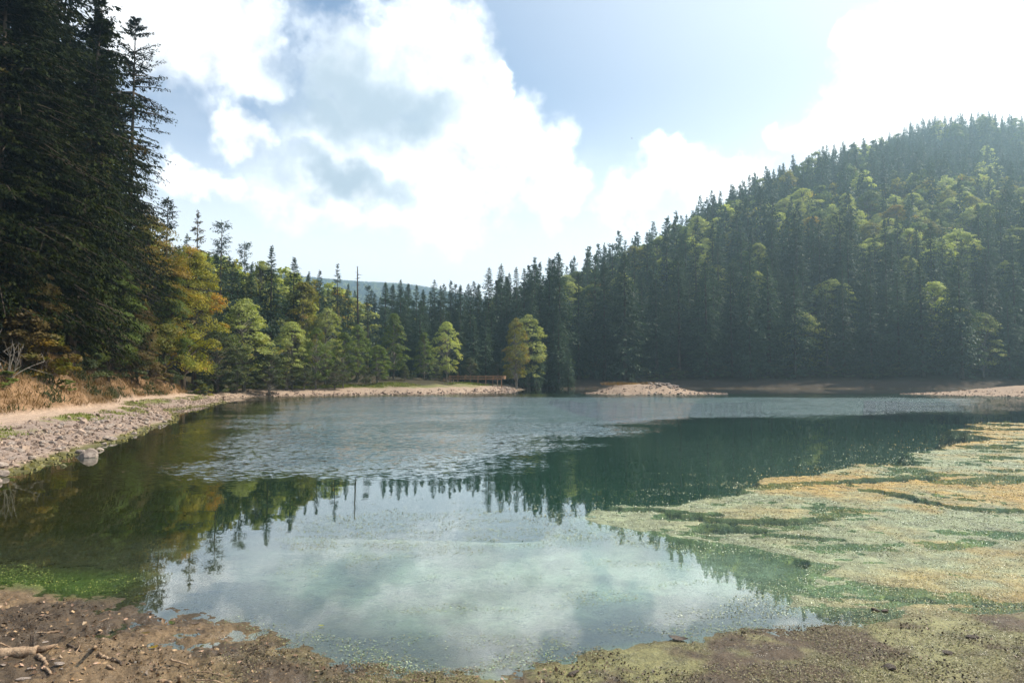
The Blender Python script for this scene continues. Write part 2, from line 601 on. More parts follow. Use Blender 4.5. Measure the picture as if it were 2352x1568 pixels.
MAT['wood'] = plain_mat('weathered_wood', (.20, .13, .085), (.42, .30, .20), 9, .8, .2, (1, 1, 1), .5, wear=(.13, .085, .055))
MAT['dark_wood'] = plain_mat('wet_dark_wood', (.03, .022, .016), (.11, .075, .05), 9, .45, .4, (1, 1, 1), .5)
MAT['orange_wood'] = plain_mat('orange_timber', (.22, .125, .07), (.34, .20, .11), 4, .7, .2, (1, 1, 1), .2)
MAT['feather'] = plain_mat('dark_feathers', (.02, .02, .02), (.05, .045, .04), 9, .8, .2)


def terrain_mat():
    m, T = new_mat('ground')
    ca = T.n('ShaderNodeAttribute', attribute_name='Col')
    wa = T.n('ShaderNodeAttribute', attribute_name='wet')
    geo = T.n('ShaderNodeNewGeometry')
    pos = geo.outputs['Position']
    n1 = T.noise(pos, 5.0, 6, .7)
    n2 = T.noise(pos, 34.0, 4, .7)
    n3 = T.noise(pos, .9, 4, .6)
    mott = T.m('ADD', T.m('MULTIPLY', T.ramp(n1, .3, .7), .55), T.m('MULTIPLY', T.ramp(n2, .3, .7), .5))
    mott = T.m('ADD', mott, T.m('MULTIPLY', n3, .4))
    c = T.mix(1.0, ca.outputs['Color'], T.v('SCALE', (1, 1, 1), scale=T.m('ADD', .28, mott)), 'MULTIPLY')
    puddle = T.ramp(T.noise(pos, 2.8, 6, .7), .50, .60)
    rough = T.m('MULTIPLY_ADD', T.m('MULTIPLY', wa.outputs['Fac'], T.m('ADD', .35, T.m('MULTIPLY', puddle, .65))), -.78, .95)
    h = T.m('ADD', T.m('MULTIPLY', n1, .085), T.m('MULTIPLY', n2, .014))
    bp = T.n('ShaderNodeBump')
    bp.inputs['Strength'].default_value = .8
    bp.inputs['Distance'].default_value = 1.0
    T.put(bp.inputs['Height'], h)
    finish(T, principled(T, c, rough, T.m('MULTIPLY_ADD', wa.outputs['Fac'], .38, .12), bp.outputs[0]))
    return m


def water_mat():
    m, T = new_mat('lake_water')
    ra = T.n('ShaderNodeAttribute', attribute_name='ripple')
    geo = T.n('ShaderNodeNewGeometry')
    pos = geo.outputs['Position']
    # slopes of the wind ripples: fine chop, longer wavelets, gusts
    half = (.5, .5, .5)
    c1 = T.v('SUBTRACT', T.noise(T.v('MULTIPLY', pos, (1.0, 1.9, 1.0)), 4.2, 2, .6, .3, color=True), half)
    c2 = T.v('SUBTRACT', T.noise(T.v('MULTIPLY', pos, (.7, 1.2, 1.0)), 1.9, 2, .5, .2, color=True), half)
    c3 = T.v('SUBTRACT', T.noise(T.v('MULTIPLY', pos, (.6, 2.0, 1.0)), .8, 2, .5, .0, color=True), half)
    gust = T.ramp(T.noise(T.v('MULTIPLY', pos, (.10, .16, 1.0)), 1.0, 5, .6), .30, .66, .45, 1.35)
    rip = T.m('MULTIPLY', ra.outputs['Fac'], gust)
    slope = T.v('ADD', T.v('SCALE', c1, scale=T.m('MULTIPLY', rip, 3.0)), T.v('SCALE', c2, scale=T.m('MULTIPLY', rip, .9)))
    slope = T.v('ADD', slope, T.v('SCALE', c3, scale=.010))
    slope = T.v('ADD', slope, T.v('SCALE', c1, scale=.006))
    sky_tilt = T.n('ShaderNodeCombineXYZ')          # mean tilt added so the ripples mirror more bright sky
    T.put(sky_tilt.inputs[1], T.m('MULTIPLY', rip, -.20))
    slope = T.v('ADD', slope, sky_tilt.outputs[0])
    nrm = T.v('NORMALIZE', T.v('MULTIPLY_ADD', slope, (.7, 1.0, 0), (0, 0, 1)))
    cosi = T.m('ABSOLUTE', T.v('DOT_PRODUCT', nrm, geo.outputs['Incoming']))
    fres = T.m('MULTIPLY_ADD', T.m('POWER', T.m('SUBTRACT', 1.0, cosi, clamp=True), 5.0), .86, .14, clamp=True)
    gl = T.n('ShaderNodeBsdfGlossy')
    gl.inputs['Color'].default_value = (.96, .98, 1.0, 1)
    gl.inputs['Roughness'].default_value = .015
    T.put(gl.inputs['Normal'], nrm)
    tr = T.n('ShaderNodeBsdfTransparent')
    tr.inputs['Color'].default_value = (.76, .92, .78, 1)
    mx = T.n('ShaderNodeMixShader')
    T.t.links.new(fres, mx.inputs[0])
    T.t.links.new(tr.outputs[0], mx.inputs[1])
    T.t.links.new(gl.outputs[0], mx.inputs[2])
    finish(T, mx.outputs[0])
    return m


# ------------------------------------------------------------------ ground: one sheet, denser where the view looks
def build_ground():
    a_in = np.linspace(-42, 42, 620)
    a_out = np.concatenate([np.linspace(44, 180, 60), np.linspace(-178, -44, 60)])
    ang = np.radians(np.concatenate([a_in, a_out]))
    rad = np.concatenate([np.linspace(.6, 5.5, 12)[:-1], np.geomspace(5.5, 13, 190)[:-1], np.geomspace(13, 260, 300)[:-1], np.geomspace(260, 2080, 80)])
    A, Rr = np.meshgrid(ang, rad)
    X, Y = (np.sin(A) * Rr).ravel(), (np.cos(A) * Rr).ravel()
    z, k = lay(X, Y, True)
    na, nr = len(ang), len(rad)
    idx = np.arange(na * nr).reshape(nr, na)
    nxt = np.roll(idx, -1, axis=1)
    F = np.stack([idx[:-1], idx[1:], nxt[1:], nxt[:-1]], -1).reshape(-1, 4)[:, ::-1]
    V = np.stack([X, Y, z], 1)
    # close the middle
    V = np.vstack([V, [[0, 0, z[:na].mean()]]])
    F = np.vstack([F, np.array([[len(V) - 1, idx[0, (i + 2) % na], idx[0, (i + 1) % na], idx[0, i]] for i in range(0, na - na % 2, 2)])])
    me = np_mesh('ground', V, F, [terrain_mat()], True)

    def c3(*c):
        return np.array(c)[None, :]
    sd = k['sd']
    col = np.repeat(c3(.05, .042, .024), len(X), 0)                    # forest floor
    wet = np.zeros(len(X))

    def lerp(mask, c):
        nonlocal col
        mk = np.clip(mask, 0, 1)[:, None]
        col = col * (1 - mk) + (c if hasattr(c, 'shape') else c3(*c)) * mk
    n_a = fbm2(X, Y, .35, 4, 81)
    n_b = fbm2(X, Y, 1.3, 4, 83)
    ef = k['eff']
    lerp(k['w_left'] * (1 - sstep(16, 26, ef)), (.22, .135, .075))
    lerp(k['w_left'] * (1 - sstep(16, 26, ef)) * sstep(.48, .62, n_a), (.10, .065, .035))
    lerp(k['w_left'] * (1 - sstep(7.2, 8.2, ef)), (.37, .275, .21))
    lerp(k['w_left'] * sstep(.4, 1.0, ef) * (1 - sstep(4.6, 5.4, ef)), (.24, .185, .155))
    lerp(k['w_left'] * sstep(2.5, 4.2, ef) * (1 - sstep(4.8, 5.6, ef)) * sstep(.46, .6, n_a), (.15, .16, .045))
    lerp(k['w_left'] * (1 - sstep(.2, .9, ef)), (.10, .095, .035))
    lerp(k['w_mid'] * (1 - sstep(8, 12, sd + (n_a - .5) * 8)), (.30, .225, .17))
    lerp(k['w_mid'] * sstep(6, 8, sd + (n_a - .5) * 8) * (1 - sstep(9, 12, sd)) * .8, (.13, .14, .04))
    lerp(k['w_far'] * (1 - sstep(6, 10, sd)), (.052, .040, .030))  # far bank: its shade is put into the dark brown
    mudc = np.where((n_b > .5)[:, None], c3(.135, .088, .045), c3(.066, .043, .023))
    lerp(k['w_near'] * (1 - sstep(12, 16, sd)), mudc)
    lerp(k['w_near'] * sstep(2.6, 1.2, sd) * sstep(-4, 0, X) * sstep(.36, .55, n_b) * .85, (.15, .145, .05))
    lerp(k['w_near'] * sstep(2.4, .4, sd + (n_a - .5) * 3) * sstep(0, 3, X) * sstep(.35, .6, n_b) * .9, (.20, .19, .085))
    wet = np.maximum(wet, k['w_near'] * (1 - sstep(1.5, 6, sd)) * .95)
    # lake bed
    bed = sstep(.25, -.25, sd)
    lerp(bed, (.048, .032, .011))
    lerp(bed * sstep(1.0, 6.5, -sd), (.014, .020, .005))
    lerp(bed * sstep(5, 14, -sd), (.0045, .034, .022))
    lerp(bed * sstep(20, 11, Y + (n_a - .5) * 9) * sstep(-7, 1, X + (n_b - .5) * 4) * sstep(.5, 2.2, -sd) * (.55 + .45 * sstep(.35, .6, n_b)), (.25, .262, .235))
    lerp(bed * sstep(-5.2, -6.2, X) * sstep(11.5, 10, Y) * sstep(2.2, .9, -sd), (.09, .11, .02))
    # flats
    yl = fbm2(X, Y * 1.6, .22, 4, 91)
    yw = sstep(.28, .72, yl + (fbm2(X, Y, 1.6, 4, 95) - .5) * .5 + .10 * sstep(6, 20, X))[:, None]
    yw = yw * sstep(2, 9, X)[:, None]
    alg = c3(.30, .20, .058) * yw + c3(.20, .225, .135) * (1 - yw)
    alg = alg * (.35 + 1.3 * fbm2(X, Y, 3.5, 5, 93, .65))[:, None]
    lerp(k['flat'], alg)
    lerp(k['flat'] * sstep(-.004, -.05, z) * .75, (.05, .075, .04))
    lerp(k['flat'] * k['streak'], (.010, .012, .008))
    wet = np.maximum(wet, k['flat'] * .95)
    # island, spit
    lerp(sstep(-.2, .4, k['si']), (.29, .215, .16))
    lerp(sstep(-.2, .4, k['ss']), (.29, .215, .16))
    wet = np.maximum(wet, sstep(.5, 0, np.abs(sd)) * .6)
    set_color(me, 'Col', np.vstack([col, col[-1:]]))
    set_float(me, 'wet', np.append(wet, 0))
    o = link(bpy.data.objects.new('ground', me))
    return tag(o, 'lakeside ground: mud, gravel shores and wooded slopes', kind='structure')


build_ground()


def build_water():
    xs = np.arange(-75, 182, 1.0)
    ys = np.concatenate([np.arange(3, 30, .5), np.arange(30, 212, 1.0)])
    X, Y = np.meshgrid(xs, ys)
    nx, ny = len(xs), len(ys)
    idx = np.arange(nx * ny).reshape(ny, nx)
    F = np.stack([idx[:-1, :-1], idx[:-1, 1:], idx[1:, 1:], idx[1:, :-1]], -1).reshape(-1, 4)
    X, Y = X.ravel(), Y.ravel()
    patch = [gnd(*p) for p in [(330, 1075), (480, 1105), (720, 1098), (960, 1092), (1200, 1062), (1330, 1030), (1460, 990), (1700, 966), (2000, 960), (2200, 956), (2352, 946)]] + \
            [(75, 100), (60, 112), (20, 112), (-20, 118), (-38, 105), (-33, 80), (-24, 55), (-17.5, 34)]
    s = sdist(X, Y, patch)
    rip = sstep(3.5, -12.0, s + (fbm2(X, Y, .18, 4, 101) - .5) * 7) ** 1.5
    rip = rip * (1 - .75 * sstep(104, 116, Y))
    rip = np.maximum(rip, .22 * sstep(96, 106, Y) * (1 - sstep(122, 136, Y)))
    me = np_mesh('water', np.stack([X, Y, np.zeros_like(X)], 1), F, [water_mat()], True)
    set_float(me, 'ripple', rip)
    o = link(bpy.data.objects.new('water', me))
    return tag(o, 'dark green lake water, rippled by wind in the middle', kind='structure')


build_water()


# ------------------------------------------------------------------ tree makers
def kites(base, axis, side, length, width, curl):
    """leaf sprays: four-cornered kites; base (n,3), axis and side unit vectors"""
    n = len(base)
    nrm = np.cross(axis, side)
    mid = base + axis * (length * .55)[:, None] + nrm * (curl * length)[:, None]
    V = np.stack([base, mid + side * (width * .5)[:, None], base + axis * length[:, None], mid - side * (width * .5)[:, None]], 1).reshape(-1, 3)
    F = np.arange(4 * n).reshape(n, 4)
    return V, F


def unit(a):
    return a / (np.linalg.norm(a, axis=1)[:, None] + 1e-9)


def spruce(seed, h=30.0, r=3.6, nb=420, ks=12, z0=.10, sparse_top=False, flat_top=False, twig=1.0, droop=.5, hang=.55, wood=False, gappy=.0, power=.7, wide=1.0, lk=.24, fan=0.0):
    g = np.random.default_rng(seed)
    t = np.sort(g.random(nb)) ** .92
    t = z0 + (1 - z0) * t
    t = np.round(t * 60 + g.normal(0, .22, nb)) / 60 if not flat_top else t
    t = np.clip(t, z0 * .9, .995)
    u = (t - z0) / (1 - z0)
    prof = np.clip((1 - u) / power, 0, 1) ** .92 * (.86 + .14 * (1 - u))
    prof = prof * np.clip(.6 + u * 4, 0, 1)
    if flat_top:
        prof = np.maximum(prof * .85, .32 * (u > .55)) * np.where(u > .97, .8, 1)
    az = g.random(nb) * 2 * np.pi
    L = r * (prof + .055) * g.uniform(.62, 1.12, nb)
    lobes = 1 + .22 * np.sin(az * 2 + g.random() * 6 + u * 9) + .14 * np.sin(az * 3 + u * 23)
    L = L * lobes
    if gappy:
        keep = (np.sin(u * 41 + g.random() * 6) + np.sin(u * 17 + az) * .8 + g.normal(0, .5, nb)) > -1.6 + gappy * 2
        t, u, az, L = t[keep], u[keep], az[keep], L[keep]
        nb = len(t)
    rise = np.where(u > .75, .35, -.08) + g.normal(0, .09, nb)
    if flat_top:
        rise = np.where(u > .6, .28, 0.02) + g.normal(0, .08, nb)
    dr = droop * (1 - u * .8) * g.uniform(.5, 1.3, nb)
    rad = np.stack([np.cos(az), np.sin(az), np.zeros(nb)], 1)
    base_z = t * h

    def pt(s):
        return rad * (L * s)[:, None] + np.stack([np.zeros(nb), np.zeros(nb), base_z + L * (rise * s - dr * s * s * .75 + .18 * dr * s ** 4)], 1)
    Vs, Fs = [], []
    off = 0
    ss = np.linspace(.16, 1.0, ks)
    for i, s in enumerate(ss):
        s_j = np.clip(s + g.normal(0, .05, nb), .1, 1.02)
        b = pt(s_j)
        tip = pt(s_j + .04)
        ax = unit(tip - b)
        lat = np.stack([-rad[:, 1], rad[:, 0], np.zeros(nb)], 1)
        sgn = np.where(g.random(nb) < .5, -1.0, 1.0)
        if fan:
            wq = g.random(nb) * fan * L * (1.1 - .8 * s)
            b = b + lat * (sgn * wq)[:, None] - np.stack([np.zeros(nb), np.zeros(nb), wq * g.uniform(0, .7, nb)], 1)
        swing = g.uniform(.2, 1.15, nb) * (1.0 - .55 * (s > .93))
        d = unit(ax * np.cos(swing)[:, None] + lat * (sgn * np.sin(swing))[:, None])
        hg = (g.random(nb) < hang) * g.uniform(.3, 1.5, nb)
        d = unit(d + np.stack([np.zeros(nb), np.zeros(nb), -hg], 1) + g.normal(0, .16, (nb, 3)))
        ln = twig * (.26 + lk * np.minimum(L, 3.5)) * g.uniform(.55, 1.25, nb) * (1.08 - .35 * s)
        up = np.tile(np.array([0, 0, 1.0]), (nb, 1)) + g.normal(0, .55, (nb, 3))
        side = unit(np.cross(d, up))
        v, f = kites(b, d, side, ln, ln * g.uniform(.20, .38, nb) * wide, g.normal(0, .06, nb))
        Vs.append(v)
        Fs.append(f + off)
        off += len(v)
    # leader
    k = 14
    b = np.tile(np.array([[0, 0, h]]), (k, 1)) - np.stack([np.zeros(k), np.zeros(k), g.uniform(0, .05 * h, k)], 1)
    d = unit(np.stack([g.normal(0, .5, k), g.normal(0, .5, k), g.uniform(.2, 1.2, k)], 1))
    side = unit(np.cross(d, g.normal(0, 1, (k, 3))))
    v, f = kites(b, d, side, g.uniform(.3, .8, k) * twig, g.uniform(.12, .25, k) * twig, np.zeros(k))
    Vs.append(v)
    Fs.append(f + off)
    crown = (np.vstack(Vs), np.vstack(Fs))
    zs = np.linspace(-.6, h * .995, 9)
    lean = np.stack([np.zeros(9), np.zeros(9), zs], 1)
    tr = tube(lean, np.interp(zs, [-.6, 0, h * .1, h], [h * .0165, h * .0135, h * .011, .03]), 8)
    parts = [tr]
    if wood:
        sel = g.permutation(nb)[:min(nb, 260)]
        for i in sel:
            pts = [rad[i] * L[i] * s + np.array([0, 0, base_z[i] + L[i] * (rise[i] * s - dr[i] * s * s * .75)]) for s in (0, .5, .95)]
            parts.append(tube(pts, [.035 + .012 * L[i], .03, .012], 4, False))
    return join(parts), crown


def broadleaf(seed, h=18.0, r=5.0, z0=.22, clumps=70, leaves=110, leaf=.3, flat=.42, shape='ovoid', droop=.25, lean=(0, 0), fork=1, fill=.5):
    g = np.random.default_rng(seed)
    cz0 = h * z0
    ch = h - cz0
    C, out = [], []
    tries = 0
    while len(C) < clumps and tries < clumps * 40:
        tries += 1
        a = g.random() * 2 * math.pi
        u = g.random()
        if shape == 'ovoid':
            pr = math.sin(math.pi * (.10 + .88 * u) ** .82) ** .75
        elif shape == 'dome':
            pr = math.sqrt(max(0, 1 - u ** 2.1)) * (.72 + .28 * min(1, u * 4))
        else:                                   # a tall skirted crown
            pr = (1 - u) ** .55 * (.75 + .25 * min(1, u * 5))
        pr *= 1 + .16 * math.sin(2 * a + seed) + .12 * math.sin(3 * a + 5 * u)
        q = fill + (1 - fill) * math.sqrt(g.random())
        C.append((math.cos(a) * r * pr * q, math.sin(a) * r * pr * q, cz0 + ch * (u * .93 + .02)))
        out.append((math.cos(a), math.sin(a), .5 * (u - .3)))
    C = np.array(C)
    out = unit(np.array(out))
    nC = len(C)
    crad = (.15 * r + .10 * h * .5) * g.uniform(.5, 1.3, nC) * (80.0 / max(80, clumps)) ** .55
    N = nC * leaves
    ci = np.repeat(np.arange(nC), leaves)
    p = g.normal(0, 1, (N, 3))
    p = p / (np.linalg.norm(p, axis=1)[:, None]) * (g.random(N) ** .42)[:, None]
    rr = crad[ci][:, None]
    q = p * rr * np.array([1, 1, flat])
    # shelves tilt down away from the trunk
    q[:, 2] -= droop * (q[:, 0] * out[ci][:, 0] + q[:, 1] * out[ci][:, 1])
    pos = C[ci] + q
    nrm = unit(np.array([0, 0, .9]) + out[ci] * .55 + p * .55 + g.normal(0, .45, (N, 3)))
    ax = unit(np.cross(nrm, g.normal(0, 1, (N, 3))))
    ax = unit(ax + np.array([0, 0, -.25]))
    side = unit(np.cross(nrm, ax))
    ln = leaf * g.uniform(.6, 1.35, N)
    crown = kites(pos - ax * (ln * .5)[:, None], ax, side, ln, ln * g.uniform(.55, .85, N), g.normal(0, .08, N))
    top = np.array([lean[0], lean[1], cz0 + ch * .82])
    parts = []
    stems = []
    for k in range(fork):
        wob = g.normal(0, .25, (6, 2)) * (0 if fork == 1 else 1)
        s = np.linspace(0, 1, 6)
        base = np.array([(k - (fork - 1) / 2) * h * .05, 0, -.6])
        tp = top + np.array([g.normal(0, r * .18), g.normal(0, r * .18), 0]) * (fork > 1)
        pts = base[None] * (1 - s)[:, None] + tp[None] * s[:, None]
        pts[1:-1, :2] += g.normal(0, .012 * h, (4, 2))
        parts.append(tube(pts, np.linspace(.016, .004, 6) * h / math.sqrt(fork) * 1.15, 8))
        stems.append(pts)
    for i in range(nC):
        st = stems[i % fork]
        zt = max(cz0 * .8, C[i, 2] - .45 * np.hypot(C[i, 0], C[i, 1]) - .5)
        f = np.clip((zt - st[0, 2]) / (st[-1, 2] - st[0, 2]), .05, .98)
        b = np.array([np.interp(f, np.linspace(0, 1, 6), st[:, j]) for j in range(3)])
        mid = (b + C[i]) / 2 + np.array([0, 0, .06 * h * .3])
        parts.append(tube([b, mid, C[i]], [.006 * h * .75, .004 * h * .7, .012], 5, False))
    return join(parts), crown


class Kind:
    def __init__(self, name, trunk_crown, bark, leaf):
        (tv, tf), (cv, cf) = trunk_crown
        self.h = float(cv[:, 2].max())
        self.trunk = np_mesh(name + '_trunk', tv, tf, [bark], True)
        self.crown = np_mesh(name + '_crown', cv, cf, [leaf], False)
        self.leaf = leaf


def place_tree(kind, name, category, x, y, height, label, group=None, rot=None, mat=None, widen=1.0, zoff=0.0, tilt=None, z=None):
    if z is None:
        z = ground_z(x, y)
    s = height / kind.h
    e = empty(name, (x, y, z + zoff), random.random() * 6.28 if rot is None else rot, (s * widen, s * widen, s))
    if tilt:
        e.rotation_euler = (tilt[0], tilt[1], e.rotation_euler[2])
    tag(e, label, category, group)
    t = bpy.data.objects.new('trunk', kind.trunk)
    c = bpy.data.objects.new('crown', kind.crown)
    link(t, e)
    link(c, e)
    if mat is not None:
        c.material_slots[0].link = 'OBJECT'
        c.material_slots[0].material = mat
    return e


def top_tree(kind, name, category, px, py, D, label, group=None, **kw):
    """a tree whose tip shows at picture point px, py when it stands D metres out"""
    p = at(px, py, D)
    z = ground_z(p.x, p.y)
    return place_tree(kind, name, category, p.x, p.y, p.z - z, label, group, z=z, **kw)


# near conifers
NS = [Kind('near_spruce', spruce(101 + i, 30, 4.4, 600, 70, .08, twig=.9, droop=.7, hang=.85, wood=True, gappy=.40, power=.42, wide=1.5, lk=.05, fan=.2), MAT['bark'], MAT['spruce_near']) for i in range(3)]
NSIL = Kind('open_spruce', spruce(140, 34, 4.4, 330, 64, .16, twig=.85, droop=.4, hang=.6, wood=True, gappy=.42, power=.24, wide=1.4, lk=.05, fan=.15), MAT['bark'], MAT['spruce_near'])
# middle distance
MS = [Kind('spruce', spruce(201 + i, 30, 3.1 + .35 * (i % 3), 430, 16, .05, twig=1.0, droop=.5, hang=.6, power=.55), MAT['bark'], MAT['spruce']) for i in range(5)]
MSO = [Kind('open_topped_spruce', spruce(221 + i, 30, 3.4, 320, 16, .15, twig=.95, droop=.35, hang=.5, gappy=.30, power=.6), MAT['bark'], MAT['spruce']) for i in range(2)]
MF = [Kind('fir', spruce(231 + i, 30, 3.8, 330, 14, .25, flat_top=True, twig=1.0, droop=.22, hang=.35, gappy=.2), MAT['bark'], MAT['spruce_blue']) for i in range(2)]
# hillside, far
LS = [Kind('far_spruce', spruce(301 + i, 28, 4.0, 170, 9, .06, twig=1.7, droop=.45, hang=.6, power=.6, wide=1.5), MAT['bark'], MAT['spruce']) for i in range(4)]
# broadleaves
NB_ = [Kind('near_beech', broadleaf(401 + i, 18, 5.2, .14, 120, 240, .20, .38, 'skirt' if i else 'ovoid', .35), MAT['bark'], MAT['beech_yellow']) for i in range(2)]
MB_ = [Kind('beech', broadleaf(421 + i, 17, 5.0, .14, 130, 76, .32, .40, ['ovoid', 'dome', 'skirt'][i % 3], .3, fork=1 + (i == 1)), MAT['grey_bark'], MAT['beech']) for i in range(4)]
LB = [Kind('far_beech', broadleaf(441 + i, 20, 5.5, .25, 34, 60, .8, .5, ['dome', 'ovoid'][i % 2], .2), MAT['grey_bark'], MAT['beech_light']) for i in range(3)]


def bank_D(px, eff):
    ys = np.linspace(24, 96, 400)
    xs = np.array([at(px, 868, yy).x for yy in ys])
    e_ = lay(xs, ys, True)[1]['eff']
    hit = np.where(e_ >= eff)[0]
    return float(ys[hit[0]]) if len(hit) else 92.0


def T(kind, name, cat, px, py, D, label, group=None, **kw):
    if D < 30:                    # given as metres up the left bank
        D = bank_D(px, D)
    return top_tree(kind, name, cat, px, py, D, label, group, **kw)


# --- left bank
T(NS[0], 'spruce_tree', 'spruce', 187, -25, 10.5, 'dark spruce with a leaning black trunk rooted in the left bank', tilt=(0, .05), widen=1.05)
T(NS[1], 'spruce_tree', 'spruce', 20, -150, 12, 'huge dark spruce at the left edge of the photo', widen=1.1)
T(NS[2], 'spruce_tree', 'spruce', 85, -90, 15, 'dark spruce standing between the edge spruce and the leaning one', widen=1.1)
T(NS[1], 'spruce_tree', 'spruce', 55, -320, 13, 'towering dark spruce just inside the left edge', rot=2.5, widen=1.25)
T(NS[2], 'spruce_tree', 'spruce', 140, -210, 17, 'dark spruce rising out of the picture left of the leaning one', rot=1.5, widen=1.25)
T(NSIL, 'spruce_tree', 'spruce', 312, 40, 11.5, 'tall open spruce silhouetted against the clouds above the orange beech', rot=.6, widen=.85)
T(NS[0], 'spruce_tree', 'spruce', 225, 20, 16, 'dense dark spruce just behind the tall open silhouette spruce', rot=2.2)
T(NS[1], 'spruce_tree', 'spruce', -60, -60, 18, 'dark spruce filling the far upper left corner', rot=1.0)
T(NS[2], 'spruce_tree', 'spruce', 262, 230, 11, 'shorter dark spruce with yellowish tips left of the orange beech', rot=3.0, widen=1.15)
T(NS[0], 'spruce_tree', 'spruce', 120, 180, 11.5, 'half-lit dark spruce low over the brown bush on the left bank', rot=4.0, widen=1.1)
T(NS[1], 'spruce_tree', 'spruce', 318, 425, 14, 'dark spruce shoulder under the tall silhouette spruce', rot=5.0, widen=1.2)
T(MF[0], 'fir_tree', 'fir', 386, 450, 88, 'dark bushy-topped fir standing above the orange beech', mat=MAT['spruce_near'])
T(MSO[0], 'spruce_tree', 'spruce', 455, 480, 104, 'slender brownish open spruce right of the bushy-topped fir', mat=MAT['spruce_brown'])
T(MSO[1], 'spruce_tree', 'spruce', 430, 535, 108, 'thin half-bare spruce just left of the slender brownish spruce')
T(NB_[0], 'beech_tree', 'beech', 345, 492, 10.5, 'orange and gold autumn beech on the left shore', mat=MAT['beech_orange'], widen=.95)
T(NB_[1], 'beech_tree', 'beech', 432, 560, 8.8, 'yellow-green drooping beech at the tip of the left shore path', widen=.92)
T(NB_[1], 'beech_tree', 'beech', 385, 600, 9.5, 'green beech with rusty patches between the orange and the drooping beech', mat=MAT['beech'], widen=.75, rot=2.0)
T(NB_[0], 'beech_tree', 'beech', 258, 590, 10, 'olive beech with lit tips hanging over the left bank', mat=MAT['beech'], widen=.9, rot=1.0)
T(NB_[1], 'beech_tree', 'beech', 322, 690, 9.6, 'small russet beech low on the left bank', mat=MAT['beech_brown'], widen=1.0, rot=4.0)
T(NB_[0], 'beech_tree', 'beech', 60, 570, 11.5, 'olive-brown beech under the edge spruce', mat=MAT['beech_brown'], widen=.8, rot=3.0)

# --- shore left of the platform
T(MF[1], 'fir_tree', 'fir', 510, 503, 124, 'tall flat-topped dark fir, tallest right of the slender brownish spruce')
T(MF[0], 'fir_tree', 'fir', 562, 553, 134, 'smaller flat-topped dark fir right of the tallest flat-topped one')
T(MS[0], 'spruce_tree', 'spruce', 625, 562, 128, 'broad green spruce with a ragged pointed top left of centre', widen=1.25)
T(MS[1], 'spruce_tree', 'spruce', 676, 590, 136, 'dark spruce with a blunt tip right of the broad ragged one', widen=1.3)
T(MSO[0], 'spruce_tree', 'spruce', 776, 602, 160, 'slim tall spruce left of the dead-topped tree')
T(MF[1], 'fir_tree', 'fir', 846, 652, 166, 'round-topped fir just right of the dead-topped tree', widen=.95)
for px, py, D in [(585, 640, 140), (655, 640, 146), (710, 622, 150), (735, 618, 154), (800, 650, 166), (755, 660, 150), (535, 600, 128), (480, 600, 116), (500, 660, 112)]:
    T(random.choice(MS), 'spruce_tree', 'spruce', px, py, D, 'dark green spruce in the wooded slope left of the dead-topped tree', 'spruces on the left wooded slope')
SHORE_B = [
    (565, 682, 112, 1, 'beech_light', 'large tawny-green maple leaning over the small shadowed beach', 1.05),
    (672, 738, 120, 0, 'beech_light', 'light green maple right of the large tawny one', .95),
    (728, 752, 122, 3, 'beech', 'bright green maple with yellow tips, third along the beach', .8),
    (602, 598, 134, 0, 'beech_light', 'pale green beech crown below the smaller flat-topped fir', .62),
    (698, 645, 134, 2, 'beech_yellow', 'tan-green beech behind the beach maples', .9),
    (752, 705, 132, 1, 'beech_light', 'olive beech right of the tan-green one', .8),
    (790, 762, 128, 0, 'beech', 'dark green maple above the sunny beach', .8),
    (822, 745, 140, 3, 'beech', 'green beech under the dead-topped tree', .8),
    (905, 718, 148, 2, 'beech', 'bushy green beech left of the platform', .8),
    (868, 790, 136, 1, 'beech', 'low spreading green tree at the beach edge left of the platform', 1.0),
    (975, 762, 158, 2, 'beech', 'conical leafy tree behind the left end of the platform', .75),
    (1026, 738, 172, 0, 'beech_light', 'pale leafy tree rising behind the platform rail', .75),
    (1186, 728, 172, 1, 'beech_yellow', 'rounded yellow-green maple right of the platform', .72),
    (1214, 720, 182, 1, 'beech_light', 'wide olive maple just behind the rounded yellow-green one', .95),
    (1300, 800, 200, 3, 'beech', 'shaded leafy tree at the foot of the dark forest', 1.0)]
for px, py, D, k, mt, lab, wd in SHORE_B:
    T(MB_[k], 'maple_tree' if 'maple' in lab else 'beech_tree', 'maple' if 'maple' in lab else 'tree', px, py, D, lab, mat=MAT[mt], widen=wd)
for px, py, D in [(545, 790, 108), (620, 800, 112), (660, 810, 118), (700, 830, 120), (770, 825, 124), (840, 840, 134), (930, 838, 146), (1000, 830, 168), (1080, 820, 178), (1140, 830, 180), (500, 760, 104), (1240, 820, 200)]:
    T(random.choice(MB_), 'young_tree', 'tree', px, py, D, 'small dark leafy tree filling the shade under the shore trees', 'understorey trees along the middle shore', mat=MAT['bush'], widen=1.3)

